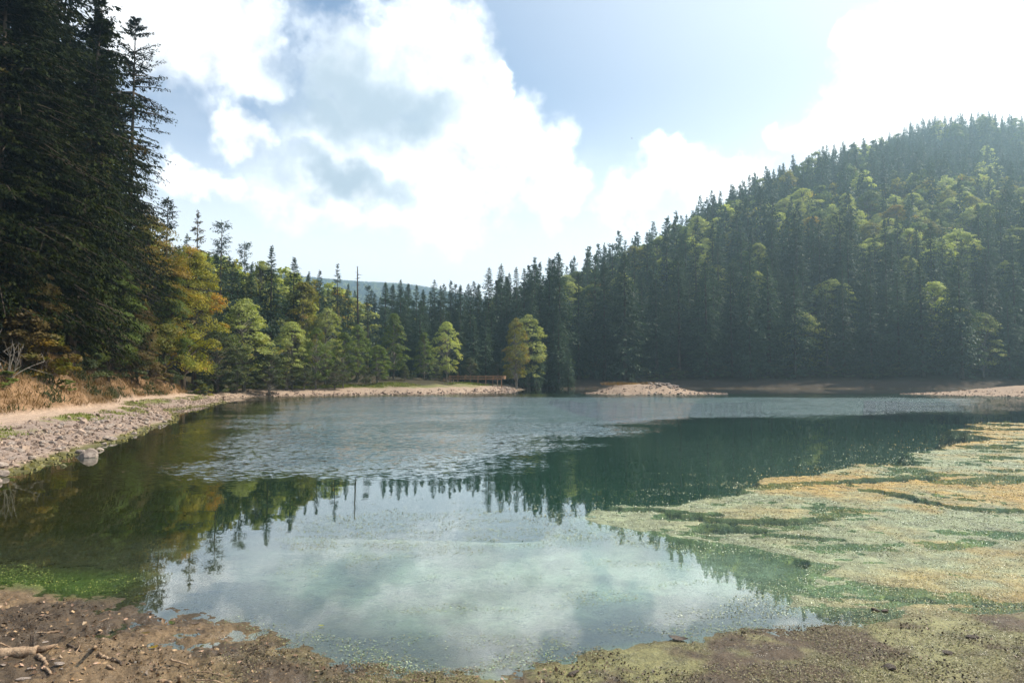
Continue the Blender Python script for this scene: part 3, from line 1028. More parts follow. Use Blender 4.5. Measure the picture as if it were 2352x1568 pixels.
# dead-topped tree
def snag():
    p = at(823, 612, 152)
    z = ground_z(p.x, p.y)
    h = p.z - z
    g = np.random.default_rng(5)
    zs = np.linspace(-.5, h, 8)
    tr = [tube(np.stack([np.sin(zs * .2) * .15, np.cos(zs * .15) * .12, zs], 1), np.interp(zs, [0, h], [.34, .10]), 8)]
    for i in range(46):
        zz = h * g.uniform(.45, 1.0)
        a = g.random() * 6.28
        ln = g.uniform(.4, 1.3)
        d = np.array([math.cos(a), math.sin(a), g.uniform(-.3, .7)])
        tr.append(tube([[0, 0, zz], d * ln * .6 + [0, 0, zz], d * ln + [0, 0, zz + .1]], [.05, .035, .012], 4, False))
    v, f = join(tr)
    e = empty('dead_tree', (p.x, p.y, z))
    tag(e, 'bare dead-topped tree with a broken tip on the skyline', 'dead tree')
    link(bpy.data.objects.new('trunk', np_mesh('dead_trunk', v, f, [MAT['bark']], True)), e)
    cr = MSO[1].crown
    c = bpy.data.objects.new('crown', cr)
    c.scale = (.55, .55, h * .62 / 30)
    link(c, e)


snag()

# --- centre, behind the platform
def spot(px):
    return 'left of the viewing platform' if px < 1020 else 'behind the viewing platform' if px < 1150 else 'behind the yellow-green maple' if px < 1225 else 'right of the yellow-green maple'


def low_label(px):
    return 'lower dark spruce standing ' + spot(px) + ', under the skyline row', 'lower spruces ' + spot(px)


def row_label(px, i):
    return 'pointed skyline spruce standing ' + spot(px), 'skyline spruces ' + spot(px)


CENTRE = [(885, 646), (903, 652), (920, 640), (938, 648), (957, 652), (972, 668), (998, 642), (1012, 655), (1036, 642), (1058, 652), (1080, 662), (1098, 655), (1123, 612), (1140, 640), (1170, 625), (1186, 612), (1204, 616),
          (1222, 640), (1240, 600), (1262, 590), (1285, 585)]
for i, (px, py) in enumerate(CENTRE):
    special = {(1123, 612): 'tallest pointed spruce behind the right end of the platform', (885, 646): 'pointed spruce standing first right of the blue mountain gap'}.get((px, py))
    T(MS[i % 5], 'spruce_tree', 'spruce', px, py, 190 + (i * 37 % 23), special or row_label(px, i)[0], None if special else row_label(px, i)[1], widen=1.1)
for i in range(26):
    px = 880 + i * 17 + random.uniform(-6, 6)
    py = random.uniform(690, 800)
    T(random.choice(MS), 'spruce_tree', 'spruce', px, py, 180 + random.uniform(0, 16), *low_label(px), widen=1.25)

for i in range(38):
    px = 850 + i * 11.5 + random.uniform(-5, 5)
    T(random.choice(MS), 'spruce_tree', 'spruce', px, random.uniform(645, 690), random.uniform(206, 236), 'dark spruce deep in the skyline wood ' + spot(px), 'spruces deep in the skyline wood ' + spot(px), widen=1.35)

# --- the wooded hill: poisson-like scatter
g = np.random.default_rng(77)
N = 30000
bx = g.uniform(-.02, .86, N)
dd = np.sqrt(g.uniform(196 ** 2, 660 ** 2, N))
HX, HY = bx * dd, dd
cell = {}
keep = []
for i in range(N):
    sp = 5.3 + dd[i] * .0026
    cx, cy = int(HX[i] // 7.5), int(HY[i] // 7.5)
    ok = True
    for ax in (cx - 1, cx, cx + 1):
        for ay in (cy - 1, cy, cy + 1):
            for j in cell.get((ax, ay), ()):
                if (HX[i] - HX[j]) ** 2 + (HY[i] - HY[j]) ** 2 < sp * sp:
                    ok = False
                    break
            if not ok:
                break
        if not ok:
            break
    if ok:
        keep.append(i)
        cell.setdefault((cx, cy), []).append(i)
HX, HY = HX[keep], HY[keep]
HZ, hk = lay(HX, HY, True)
okk = (hk['sd'] > 8) & (HZ > 1.5)
HX, HY, HZ = HX[okk], HY[okk], HZ[okk]
n_sp = fbm2(HX, HY, .018, 3, 301)
el = HZ
p_beech = .10 + .55 * sstep(12, 34, el) * (1 - sstep(70, 118, el)) * sstep(.30, .46, n_sp)
is_b = g.random(len(HX)) < p_beech
hts = np.where(is_b, g.uniform(19, 29, len(HX)), g.uniform(25, 39, len(HX)) * (1 - .28 * sstep(40, 180, el)))
order = np.argsort(HY)
n_s = n_b = 0
rest = []
for i in order:
    x, y, z, hh = HX[i], HY[i], HZ[i], hts[i]
    ppx = 1176 + FP * x / y
    zone = 'between the platform and the gravel island' if ppx < 1330 else 'straight behind the gravel island' if ppx < 1690 else 'between the island and the pale spit' if ppx < 2060 else 'behind the pale spit at the right edge'
    low_, mid_h = z < 12, z < 34
    where = ('at the forest foot ' if low_ else 'low on the hill ' if mid_h else 'high on the hill ') + zone
    if y < 330 and is_b[i] and n_b < 150:
        mk = random.choice(['beech', 'beech_light', 'beech_light', 'beech_light', 'beech_yellow'] if g.random() > .06 else ['beech_orange'])
        hue = {'beech': 'green', 'beech_light': 'pale green', 'beech_yellow': 'yellowing', 'beech_orange': 'orange'}[mk]
        place_tree(random.choice(MB_), 'beech_tree', 'tree', x, y, hh, hue + ' leafy tree ' + where, hue + ' leafy trees ' + where, mat=MAT[mk], z=z - .3, widen=random.uniform(.85, 1.25))
        n_b += 1
    elif y < 330 and not is_b[i] and n_s < 175:
        fir = g.random() > .85
        size_ = 'tall' if hh > 32 else 'shorter'
        place_tree(random.choice(MS) if not fir else MF[int(g.random() * 2)], 'fir_tree' if fir else 'spruce_tree', 'fir' if fir else 'spruce', x, y, hh,
                   (size_ + ' flat-topped fir ' if fir else size_ + ' dark spruce ') + where, (size_ + ' firs ' if fir else size_ + ' spruces ') + where, z=z - .3, widen=random.uniform(1.1, 1.45))
        n_s += 1
    else:
        rest.append(i)
print('individual spruces', n_s, 'beeches', n_b, 'rest', len(rest))

# the far mountain and everything behind, as one wood
fx, fy = [], []
q = g.uniform(-.36, .08, 9000)
dq = np.sqrt(g.uniform(1250 ** 2, 1900 ** 2, 9000))
fx, fy = q * dq, dq
fz = lay(fx, fy)
farB = g.random(len(fx)) < .15
# the slope behind the left bank
lx = g.uniform(-150, -46, 900)
ly = g.uniform(30, 210, 900)
lz, lk = lay(lx, ly, True)
okl = (lk['sd'] > 18) & (lx / ly > -1.1)
lx, ly, lz = lx[okl], ly[okl], lz[okl]
# valley floor behind the shore trees, low
vx = g.uniform(-120, 10, 700)
vy = g.uniform(215, 420, 700)
vz = lay(vx, vy)


def forest(name, label, X, Y, Z, H, B, protos_s, protos_b):
    """one wood: points that carry tree meshes"""
    n = len(X)
    me = bpy.data.meshes.new(name)
    me.vertices.add(n)
    me.vertices.foreach_set('co', np.stack([X, Y, Z - .3], 1).astype(np.float32).ravel())
    protos = protos_s + protos_b
    rg = np.random.default_rng(len(name))
    idx = np.where(B, len(protos_s) + rg.integers(0, max(1, len(protos_b)), n), rg.integers(0, len(protos_s), n))
    for nm, val, ty in (('pick', idx, 'INT'), ('size', H, 'FLOAT'), ('turn', rg.random(n) * 6.28, 'FLOAT')):
        a = me.attributes.new(nm, ty, 'POINT')
        a.data.foreach_set('value', np.asarray(val, np.int32 if ty == 'INT' else np.float32))
    o = link(bpy.data.objects.new(name, me))
    tag(o, label, kind='stuff')
    ng = bpy.data.node_groups.new(name, 'GeometryNodeTree')
    ng.interface.new_socket('Geometry', in_out='INPUT', socket_type='NodeSocketGeometry')
    ng.interface.new_socket('Geometry', in_out='OUTPUT', socket_type='NodeSocketGeometry')
    gi, go = ng.nodes.new('NodeGroupInput'), ng.nodes.new('NodeGroupOutput')
    jn = ng.nodes.new('GeometryNodeJoinGeometry')

    def attr(nm, ty):
        a = ng.nodes.new('GeometryNodeInputNamedAttribute')
        a.data_type = ty
        a.inputs[0].default_value = nm
        return next(s for s in a.outputs if s.enabled)
    turn = ng.nodes.new('ShaderNodeCombineXYZ')
    ng.links.new(attr('turn', 'FLOAT'), turn.inputs[2])
    for k, (ob, hh) in enumerate(protos):
        cmp_ = ng.nodes.new('FunctionNodeCompare')
        cmp_.data_type = 'INT'
        cmp_.operation = 'EQUAL'
        ng.links.new(attr('pick', 'INT'), cmp_.inputs[2])
        cmp_.inputs[3].default_value = k
        ip = ng.nodes.new('GeometryNodeInstanceOnPoints')
        oi = ng.nodes.new('GeometryNodeObjectInfo')
        oi.inputs[0].default_value = ob
        oi.inputs['As Instance'].default_value = True
        sc = ng.nodes.new('ShaderNodeMath')
        sc.operation = 'DIVIDE'
        ng.links.new(attr('size', 'FLOAT'), sc.inputs[0])
        sc.inputs[1].default_value = hh
        ng.links.new(gi.outputs[0], ip.inputs['Points'])
        ng.links.new(cmp_.outputs[0], ip.inputs['Selection'])
        ng.links.new(oi.outputs['Geometry'], ip.inputs['Instance'])
        ng.links.new(turn.outputs[0], ip.inputs['Rotation'])
        ng.links.new(sc.outputs[0], ip.inputs['Scale'])
        ng.links.new(ip.outputs[0], jn.inputs[0])
    ng.links.new(jn.outputs[0], go.inputs[0])
    md = o.modifiers.new('trees', 'NODES')
    md.node_group = ng
    return o


def whole(kind, mat=None):
    """trunk and crown as one mesh, for the wood"""
    tv = np.array([v.co[:] for v in kind.trunk.vertices])
    cv = np.empty(len(kind.crown.vertices) * 3, np.float32)
    kind.crown.vertices.foreach_get('co', cv)
    cv = cv.reshape(-1, 3)
    tf = np.array([p.vertices[:] for p in kind.trunk.polygons])
    cf = np.arange(len(cv)).reshape(-1, 4)
    me = np_mesh('wood_tree', np.vstack([tv, cv]), np.vstack([tf, cf + len(tv)]), [MAT['bark'], mat or kind.leaf])
    me.polygons.foreach_set('material_index', np.concatenate([np.zeros(len(tf), np.int32), np.ones(len(cf), np.int32)]))
    return bpy.data.objects.new('wood_tree', me), kind.h


P_S = [whole(k) for k in LS] + [whole(k, MAT['spruce_blue']) for k in LS[:2]]
P_B = [whole(LB[0]), whole(LB[1]), whole(LB[2]), whole(LB[0], MAT['beech']), whole(LB[1], MAT['beech']), whole(LB[2], MAT['beech_yellow']), whole(LB[1], MAT['beech_light'])]
P_M = [whole(k) for k in MS[:3]]
rest = np.array(rest)
forest('hillside_forest', 'mixed spruce and beech forest covering the hill right of the lake', HX[rest], HY[rest], HZ[rest], hts[rest], is_b[rest], P_S, P_B)
forest('mountain_forest', 'pale blue wooded mountain far behind the lake', fx, fy, fz, np.full(len(fx), 24.0), farB, P_S, P_B)
forest('slope_forest', 'dark wood closing the slope behind the left shore trees', np.concatenate([lx, vx]), np.concatenate([ly, vy]), np.concatenate([lz, vz]),
       np.concatenate([np.clip(16 + ly * .02 + g.uniform(0, 6, len(lx)), 14, 24), g.uniform(16, 24, len(vx))]), g.random(len(lx) + len(vx)) < .2, P_M, P_B)


# ------------------------------------------------------------------ bushes and undergrowth on the left bank
BU = [Kind('bush', broadleaf(501 + i, 3.0, 1.7, .05, 34, 90, .16, .6, 'dome', .1, fork=3, fill=.3), MAT['bark'], MAT['bush']) for i in range(3)]


def bush(px, D, hgt, label, mat, group=None, widen=1.0, ylev=None):
    if D < 30:
        D = bank_D(px, D)
    p = at(px, 868, D)
    e = place_tree(BU[int(px) % 3], 'bush', 'bush', p.x, D, hgt, label, group, mat=MAT[mat], widen=widen)
    for c in e.children:
        c.name = 'stem' if c.name.startswith('trunk') else 'foliage'
    return e


bush(40, 11.5, 4.2, 'big brown bush with bare twigs at the left edge above the path', 'beech_brown', widen=1.3)
bush(105, 11, 3.0, 'golden-brown bush beside the leaning spruce trunk', 'beech_orange', widen=1.2)
bush(215, 10.8, 2.4, 'olive bush just right of the leaning spruce trunk', 'bush', widen=1.3)
bush(300, 10.2, 2.8, 'dark green bush on the bank below the russet beech', 'bush', widen=1.3)
bush(360, 10, 2.4, 'rusty bush between two trunks on the bank', 'beech_brown', widen=1.2)
bush(395, 9.5, 1.8, 'green bush left of the drooping beech trunk', 'bush', widen=1.4)
bush(470, 9, 1.8, 'yellow-green bush right of the drooping beech trunk', 'beech_yellow', widen=1.2)
bush(10, 10, 1.0, 'small green clump low on the bank at the left edge', 'beech', widen=1.4)
bush(150, 9.5, .8, 'small yellow-green clump on the bank below the leaning spruce', 'beech', widen=1.6)
bush(455, 11, 2.2, 'dark bush where the bank meets the shadowed beach', 'bush', widen=1.4)
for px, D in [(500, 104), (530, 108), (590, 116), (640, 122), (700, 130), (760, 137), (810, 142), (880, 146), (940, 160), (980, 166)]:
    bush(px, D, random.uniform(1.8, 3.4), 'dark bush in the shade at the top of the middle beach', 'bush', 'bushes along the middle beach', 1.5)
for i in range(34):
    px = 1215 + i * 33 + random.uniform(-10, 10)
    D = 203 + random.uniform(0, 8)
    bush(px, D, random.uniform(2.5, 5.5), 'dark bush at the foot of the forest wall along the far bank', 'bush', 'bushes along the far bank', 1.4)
# bare twigs of the big brown bush
e = empty('bare_shrub', (*gnd(20, 905, 1.2), 1.1))
Db = bank_D(15, 10.6)
e.location = (at(15, 868, Db).x, Db, ground_z(at(15, 868, Db).x, Db))
tag(e, 'leafless grey shrub with forked twigs at the left edge', 'shrub')
gg = np.random.default_rng(9)
for i in range(9):
    a = gg.uniform(-.9, .9)
    L_ = gg.uniform(1.8, 3.6)
    pts = [np.array([0, 0, -.2])]
    d = np.array([math.sin(a) * .6, gg.normal(0, .2), 1.0])
    for k in range(5):
        d = d + gg.normal(0, .22, 3)
        pts.append(pts[-1] + d / np.linalg.norm(d) * L_ / 5)
    tb = [tube(pts, np.linspace(.045, .012, 6), 5)]
    for k in range(4):
        q = pts[2 + k % 4]
        dv = d * .4 + gg.normal(0, .6, 3)
        tb.append(tube([q, q + dv * .35, q + dv * .7], [.02, .014, .006], 4, False))
    v, f = join(tb)
    link(bpy.data.objects.new('branch', np_mesh('branch', v, f, [MAT['grey_bark']], True)), e)


# ------------------------------------------------------------------ grass (nobody could count it)
def blades(name, label, X, Y, Z, mat, per, hgt, seed, spread=.18, wide=.02):
    g = np.random.default_rng(seed)
    n = len(X) * per
    ci = np.repeat(np.arange(len(X)), per)
    b = np.stack([X[ci], Y[ci], Z[ci] - .03], 1)
    b[:, :2] += g.normal(0, spread, (n, 2))
    d = unit(np.stack([g.normal(0, .45, n), g.normal(0, .45, n), np.ones(n)], 1))
    side = unit(np.cross(d, g.normal(0, 1, (n, 3))))
    ln = (hgt[ci] if hasattr(hgt, '__len__') else hgt) * g.uniform(.5, 1.3, n)
    v, f = kites(b, d, side, ln, np.full(n, wide) * g.uniform(.7, 1.5, n), g.normal(0, .12, n))
    o = link(bpy.data.objects.new(name, np_mesh(name, v, f, [mat])))
    return tag(o, label, kind='stuff')


g = np.random.default_rng(601)
gx, gy = g.uniform(-60, -16, 26000), g.uniform(20, 98, 26000)
gz, gk = lay(gx, gy, True)
patchy = fbm2(gx, gy, .45, 3, 603)
ok = (gk['eff'] > 7.6) & (gk['eff'] < 17) & (gk['w_left'] > .6) & (patchy > .44)
blades('dry_grass', 'tan dry grass on the bank above the path', gx[ok][:2600], gy[ok][:2600], gz[ok][:2600], MAT['drygrass'], 12, .42, 605, .25, .035)
ok = (gk['eff'] > 2.9) & (gk['eff'] < 5.3) & (gk['w_left'] > .6) & (patchy > .50)
blades('short_grass', 'short bright grass tufts between the gravel and the path', gx[ok][:900], gy[ok][:900], gz[ok][:900], MAT['grass'], 12, .16, 606, .14, .03)
ok = (gk['eff'] > 7.6) & (gk['eff'] < 15) & (gk['w_left'] > .6) & (patchy < .40)
blades('bank_weeds', 'dull green weeds on the bank', gx[ok][:900], gy[ok][:900], gz[ok][:900], MAT['bush'], 12, .45, 607, .25, .06)
gx, gy = g.uniform(-48, 2, 9000), g.uniform(105, 172, 9000)
gz, gk = lay(gx, gy, True)
ok = (gk['sd'] > 6.5) & (gk['sd'] < 12) & (gk['w_mid'] > .5) & (fbm2(gx, gy, .12, 3, 609) > .47)
blades('beach_grass', 'sunlit green grass at the top of the middle beach', gx[ok][:1000], gy[ok][:1000], gz[ok][:1000], MAT['grass'], 10, .4, 610, .5, .09)


def tuft(px, py, D, r, h, label, n=260):
    p = at(px, py, D)
    g = np.random.default_rng(int(px))
    a, q = g.random(n) * 6.28, np.sqrt(g.random(n)) * r
    b = np.stack([np.cos(a) * q * 1.7, np.sin(a) * q, np.full(n, -.1)], 1)
    d = unit(np.stack([np.cos(a) * q / r * .8 + g.normal(0, .2, n), np.sin(a) * q / r * .8 + g.normal(0, .2, n), np.ones(n)], 1))
    side = unit(np.cross(d, g.normal(0, 1, (n, 3))))
    v, f = kites(b, d, side, h * g.uniform(.6, 1.2, n), np.full(n, .09), g.normal(0, .1, n))
    o = link(bpy.data.objects.new('grass_tuft', np_mesh('grass_tuft', v, f, [MAT['drygrass']])))
    o.location = (p.x, D, ground_z(p.x, D))
    tag(o, label, 'grass tuft')


tuft(1415, 880, 134, 1.6, .8, 'wide brown grass tuft on the left crest of the gravel island', 420)
tuft(1452, 880, 134, 1.0, .5, 'thin yellow grass tuft beside the wide brown one on the island')
tuft(1490, 880, 133, .8, .7, 'small brown grass tuft left of the island rock heap')


# ------------------------------------------------------------------ stones
def rock_mesh(seed, sub=2, rough=.28, flat=.62, mat='stone'):
    import bmesh
    bm = bmesh.new()
    bmesh.ops.create_icosphere(bm, subdivisions=sub, radius=1.0)
    g = np.random.default_rng(seed)
    planes = [(unit(g.normal(0, 1, (1, 3)))[0], g.uniform(.55, .9)) for _ in range(9)]
    for v in bm.verts:
        c = np.array(v.co)
        for n, d in planes:
            k = c @ n
            if k > d:
                c = c - n * (k - d)
        c = c * (1 + g.normal(0, rough * .12, 3))
        v.co = (c[0], c[1] * .85, c[2] * flat)
    me = bpy.data.meshes.new('rock')
    bm.to_mesh(me)
    bm.free()
    me.materials.append(MAT[mat])
    return me


ROCKS = [rock_mesh(700 + i) for i in range(6)]


def rock(name, x, y, z, s, label, category='rock', group=None, mat=None, rot=None, k=None, stretch=(1, 1, 1), sink=.25):
    o = bpy.data.objects.new(name, ROCKS[(k if k is not None else random.randrange(6))])
    o.location = (x, y, z + s * stretch[2] * .62 * (1 - 2 * sink))
    o.rotation_euler = (random.uniform(-.25, .25), random.uniform(-.25, .25), random.random() * 6.28 if rot is None else rot)
    o.scale = (s * stretch[0], s * stretch[1], s * stretch[2])
    link(o)
    if mat:
        o.material_slots[0].link = 'OBJECT'
        o.material_slots[0].material = MAT[mat]
    return tag(o, label, category, group)


x, y = gnd(203, 1050)
rock('rock', x, y, -.12, .36, 'dark-sided rock with a pale top standing in the water off the left shore', k=1, stretch=(1.0, .8, 1.5))
x, y = gnd(217, 1049)
rock('rock', x, y, -.06, .17, 'small pale stone touching the larger rock in the water', k=3, stretch=(1.7, 1, .6))
x, y = gnd(146, 1070)
rock('rock', x, y, -.06, .15, 'little mossy green stone in the water nearer the left edge', k=2, mat='wet_stone')
x, y = gnd(177, 1031)
rock('rock', x, y, -.02, .15, 'grey stone at the waterline behind the rock in the water', k=4)
x, y = gnd(5, 1068, .35)
rock('rock', x, y, ground_z(x, y), .22, 'rounded pink boulder on the gravel at the left edge', k=5)

g = np.random.default_rng(711)
# loose gravel of the left shore, one mass
cx, cy = g.uniform(-42, -10, 90000), np.sqrt(g.uniform(13 ** 2, 95 ** 2, 90000))
cz, ck = lay(cx, cy, True)
dens_ = np.clip(30.0 / cy, .12, 1.0)
ok = (ck['sd'] > -.25) & (ck['eff'] < 5.0) & (ck['w_left'] > .5) & (g.random(len(cx)) < dens_ * np.where(ck['eff'] > 3.4, .35, 1)) & (fbm2(cx, cy, .5, 3, 715) > .34)
gi = np.where(ok)[0]
big = gi[(cy[gi] < 50)][:110]
sml = np.setdiff1d(gi, big)[:15000]


def stones_stuff(name, label, X, Y, Z, S, mat, seed):
    g = np.random.default_rng(seed)
    n = len(X)
    cube = np.array([(-1, -1, -1), (1, -1, -1), (1, 1, -1), (-1, 1, -1), (-1, -1, 1), (1, -1, 1), (1, 1, 1), (-1, 1, 1)], float) * .62
    faces = np.array([(0, 3, 2, 1), (4, 5, 6, 7), (0, 1, 5, 4), (1, 2, 6, 5), (2, 3, 7, 6), (3, 0, 4, 7)])
    v = cube[None] + g.normal(0, .2, (n, 8, 3))
    v[:, 4:, :2] *= g.uniform(.5, .9, n)[:, None, None]
    v = v * (S[:, None] * np.stack([g.uniform(.8, 1.4, n), g.uniform(.7, 1.1, n), g.uniform(.45, .85, n)], 1))[:, None]
    a, t = g.random(n) * 6.28, g.normal(0, .3, n)
    ca, sa = np.cos(a)[:, None], np.sin(a)[:, None]
    vx, vy, vz = v[..., 0], v[..., 1], v[..., 2] + v[..., 0] * t[:, None]
    v = np.stack([vx * ca - vy * sa + X[:, None], vx * sa + vy * ca + Y[:, None], vz + Z[:, None]], -1)
    o = link(bpy.data.objects.new(name, np_mesh(name, v.reshape(-1, 3), (faces[None] + 8 * np.arange(n)[:, None, None]).reshape(-1, 4), [mat])))
    return tag(o, label, kind='stuff')


stone_gravel = plain_mat('gravel_stone', (.13, .092, .072), (.40, .30, .235), 2.6, .85, .2, bump=.2)
moss_gravel = plain_mat('mossy_gravel', (.07, .065, .02), (.20, .175, .05), 2.6, .6, .3, bump=.2)
edge = sml[ck['sd'][sml] < .42]
dry = np.setdiff1d(sml, edge)
stones_stuff('gravel', 'pinkish grey gravel of the left shore', cx[dry], cy[dry], cz[dry] + .02, np.clip(g.lognormal(-2.75, .5, len(dry)), .025, .26), stone_gravel, 1)
stones_stuff('mossy_gravel', 'yellow-green mossy stones along the left waterline', cx[edge], cy[edge], np.maximum(cz[edge], -.02) + .03, np.clip(g.gamma(3.0, .022, len(edge)), .03, .16), moss_gravel, 2)
for i in big:
    rock('stone', cx[i], cy[i], cz[i], g.uniform(.13, .24), 'larger grey-pink stone lying on the gravel of the left shore', 'stone', 'larger stones on the left shore')
# pebbles on the middle beach waterline
px_, py_ = g.uniform(-46, 2, 24000), g.uniform(100, 170, 24000)
pz_, pk = lay(px_, py_, True)
ok = (pk['sd'] > -.3) & (pk['sd'] < 3.2) & (pk['w_mid'] > .4) & (g.random(24000) < np.where(pk['sd'] < 1.2, .9, .25))
stones_stuff('beach_pebbles', 'pebbles along the middle beach', px_[ok], py_[ok], pz_[ok], np.clip(g.gamma(2.5, .07, ok.sum()), .06, .45), stone_gravel, 3)
bx_, by_ = g.uniform(12, 44, 9000), g.uniform(114, 148, 9000)
bz_, bk = lay(bx_, by_, True)
ok = (bk['si'] > -.1) & (bk['si'] < 6) & (g.random(9000) < np.where(bk['si'] < 1.5, .5, .22))
stones_stuff('island_gravel', 'gravel strewn over the island', bx_[ok], by_[ok], bz_[ok], np.clip(g.lognormal(-2.2, .5, ok.sum()), .05, .4), stone_gravel, 4)
bx_, by_ = g.uniform(66, 130, 14000), g.uniform(100, 140, 14000)
bz_, bk = lay(bx_, by_, True)
ok = (bk['ss'] > -.1) & (bk['ss'] < 10) & (g.random(14000) < np.where(bk['ss'] < 2, .5, .2))
stones_stuff('spit_gravel', 'gravel strewn over the pale spit at the right', bx_[ok], by_[ok], bz_[ok], np.clip(g.lognormal(-2.2, .5, ok.sum()), .05, .4), stone_gravel, 5)
# island rock heap
for i in range(46):
    px = 1490 + 70 * g.beta(1.6, 1.8)
    D = g.uniform(126, 134)
    p = at(px, 880, D)
    rock('rock', p.x, D, ground_z(p.x, D) + g.uniform(-.1, .15), g.uniform(.2, .5), 'grey rock in the heap on the crest of the gravel island', 'rock', 'rock heap on the island', sink=.2)
for i in range(44):
    px = 1470 + 200 * g.random()
    p = at(px, 900, g.uniform(121, 127))
    rock('stone', p.x, p.y, max(ground_z(p.x, p.y), -.05), g.uniform(.14, .34), 'stone strewn on the right-hand slope of the gravel island', 'stone', 'stones strewn on the island')
for i in range(12):
    p = at(1158 + 16 * g.random(), 884, g.uniform(157, 163))
    rock('rock', p.x, p.y, ground_z(p.x, p.y), g.uniform(.25, .5), 'rubble stone under the right end of the viewing platform', 'rock', 'rubble under the platform')


# ------------------------------------------------------------------ viewing platform
def box(lo, hi):
    (x0, y0, z0), (x1, y1, z1) = lo, hi
    v = np.array([(x0, y0, z0), (x1, y0, z0), (x1, y1, z0), (x0, y1, z0), (x0, y0, z1), (x1, y0, z1), (x1, y1, z1), (x0, y1, z1)], float)
    f = np.array([(0, 3, 2, 1), (4, 5, 6, 7), (0, 1, 5, 4), (1, 2, 6, 5), (2, 3, 7, 6), (3, 0, 4, 7)])
    return v, f


def platform():
    YF = 158.0
    zx = lambda x: at((1080 + x / 9.8) * .91875, 868, YF).x
    zz = lambda y: at(1090, (900 + y / 9.8) * .91875, YF).z
    x0, x1 = zx(422), zx(1706)
    zd = zz(448)
    zt = zz(383)
    dep = 3.2
    e = empty('viewing_platform', (x0, YF, zd))
    tag(e, 'orange timber viewing platform on thin posts above the middle beach', 'platform')
    o0 = np.array([x0, YF, zd])

    def part(name, parts, mat='orange_wood', label=None):
        v, f = join(parts)
        ob = link(bpy.data.objects.new(name, np_mesh(name, v - o0, f, [MAT[mat]])), e)
        if label:
            ob['label'] = label
        return ob
    n = 44
    w = (x1 - x0) / n
    me = None
    for i in range(n):
        if me is None:
            pl = part('plank', [box((x0 + .01, YF - .1, zd - .05), (x0 + w - .02, YF + dep, zd))])
            me = pl.data
        else:
            pl = link(bpy.data.objects.new('plank', me), e)
            pl.location.x = i * w
    part('beam', [box((x0, YF - .04, zd - .26), (x1, YF + .08, zd - .052))])
    part('beam', [box((x0, YF + dep - .2, zd - .26), (x1, YF + dep - .08, zd - .052))])
    rails = []
    for y in (383, 402, 424):
        z = zz(y)
        part('rail', [box((x0, YF - .06, z - .045), (x1, YF - .004, z + .045))])
        part('rail', [box((x0, YF + dep - .06, z - .045), (x1, YF + dep - .004, z + .045))])
    for x, top, bot in [(430, 370, 0), (530, 452, 0), (632, 345, 0), (830, 352, 452), (945, 365, 0), (1030, 380, 460), (1120, 378, 0), (1317, 370, 0), (1510, 372, 470), (1605, 456, 0), (1700, 378, 0)]:
        xx = zx(x)
        zb = zz(bot) if bot else ground_z(xx, YF) - .3
        part('post', [box((xx - .085, YF - .003, zb), (xx + .085, YF + .15, zz(top)))], 'orange_wood' if bot or top < 400 else 'wood')
    for x in (430, 780, 1120, 1480, 1700):
        xx = zx(x)
        part('post', [box((xx - .08, YF + dep - .003, ground_z(xx, YF + dep) - .3), (xx + .08, YF + dep + .15, zt + .1))])
    # closed boarding round the right end
    xe = zx(1800)
    for k in range(7):
        a0 = k / 7 * math.pi / 2
        a1 = (k + 1) / 7 * math.pi / 2 - .03
        R_ = xe - x1
        pts = []
        for a in (a0, a1):
            pts.append((x1 + .1 + R_ * math.sin(a), YF + 1.0 - 1.0 * math.cos(a)))
        (ax, ay), (bx_, by_) = pts
        v = np.array([(ax, ay, zd - .15), (bx_, by_, zd - .15), (bx_, by_ + .05, zd - .15), (ax, ay + .05, zd - .15), (ax, ay, zt), (bx_, by_, zt), (bx_, by_ + .05, zt), (ax, ay + .05, zt)])
        part('board', [(v, box((0, 0, 0), (1, 1, 1))[1])])
    # gangway down to the left
    xl = zx(215)
    part('gangway', [(np.array([(xl, YF + .6, zd - .75), (x0 - .02, YF + .6, zd - .06), (x0 - .02, YF + 2, zd - .06), (xl, YF + 2, zd - .75), (xl, YF + .6, zd - .68), (x0 - .02, YF + .6, zd), (x0 - .02, YF + 2, zd), (xl, YF + 2, zd - .68)]), box((0, 0, 0), (1, 1, 1))[1])])
    for x, dz in ((340, -.25), (390, -.1), (290, -.4)):
        xx = zx(x)
        part('post', [box((xx - .06, YF + .5, zd + dz - .3), (xx + .06, YF + .597, zd + dz + .6))])


platform()


# ------------------------------------------------------------------ sticks and the log in the mud
def zp(x, y):      # point of the enlarged corner -> picture point
    return (x / 4.704 * .91875, (1450 + y / 4.704) * .91875)


def on_mud(px, py, lift=0.0):
    x, y = gnd(px, py, .08)
    z = float(lay(np.array([x]), np.array([y]), True)[0][0])
    x, y = gnd(px, py, z + lift)
    return np.array([x, y, z + lift])


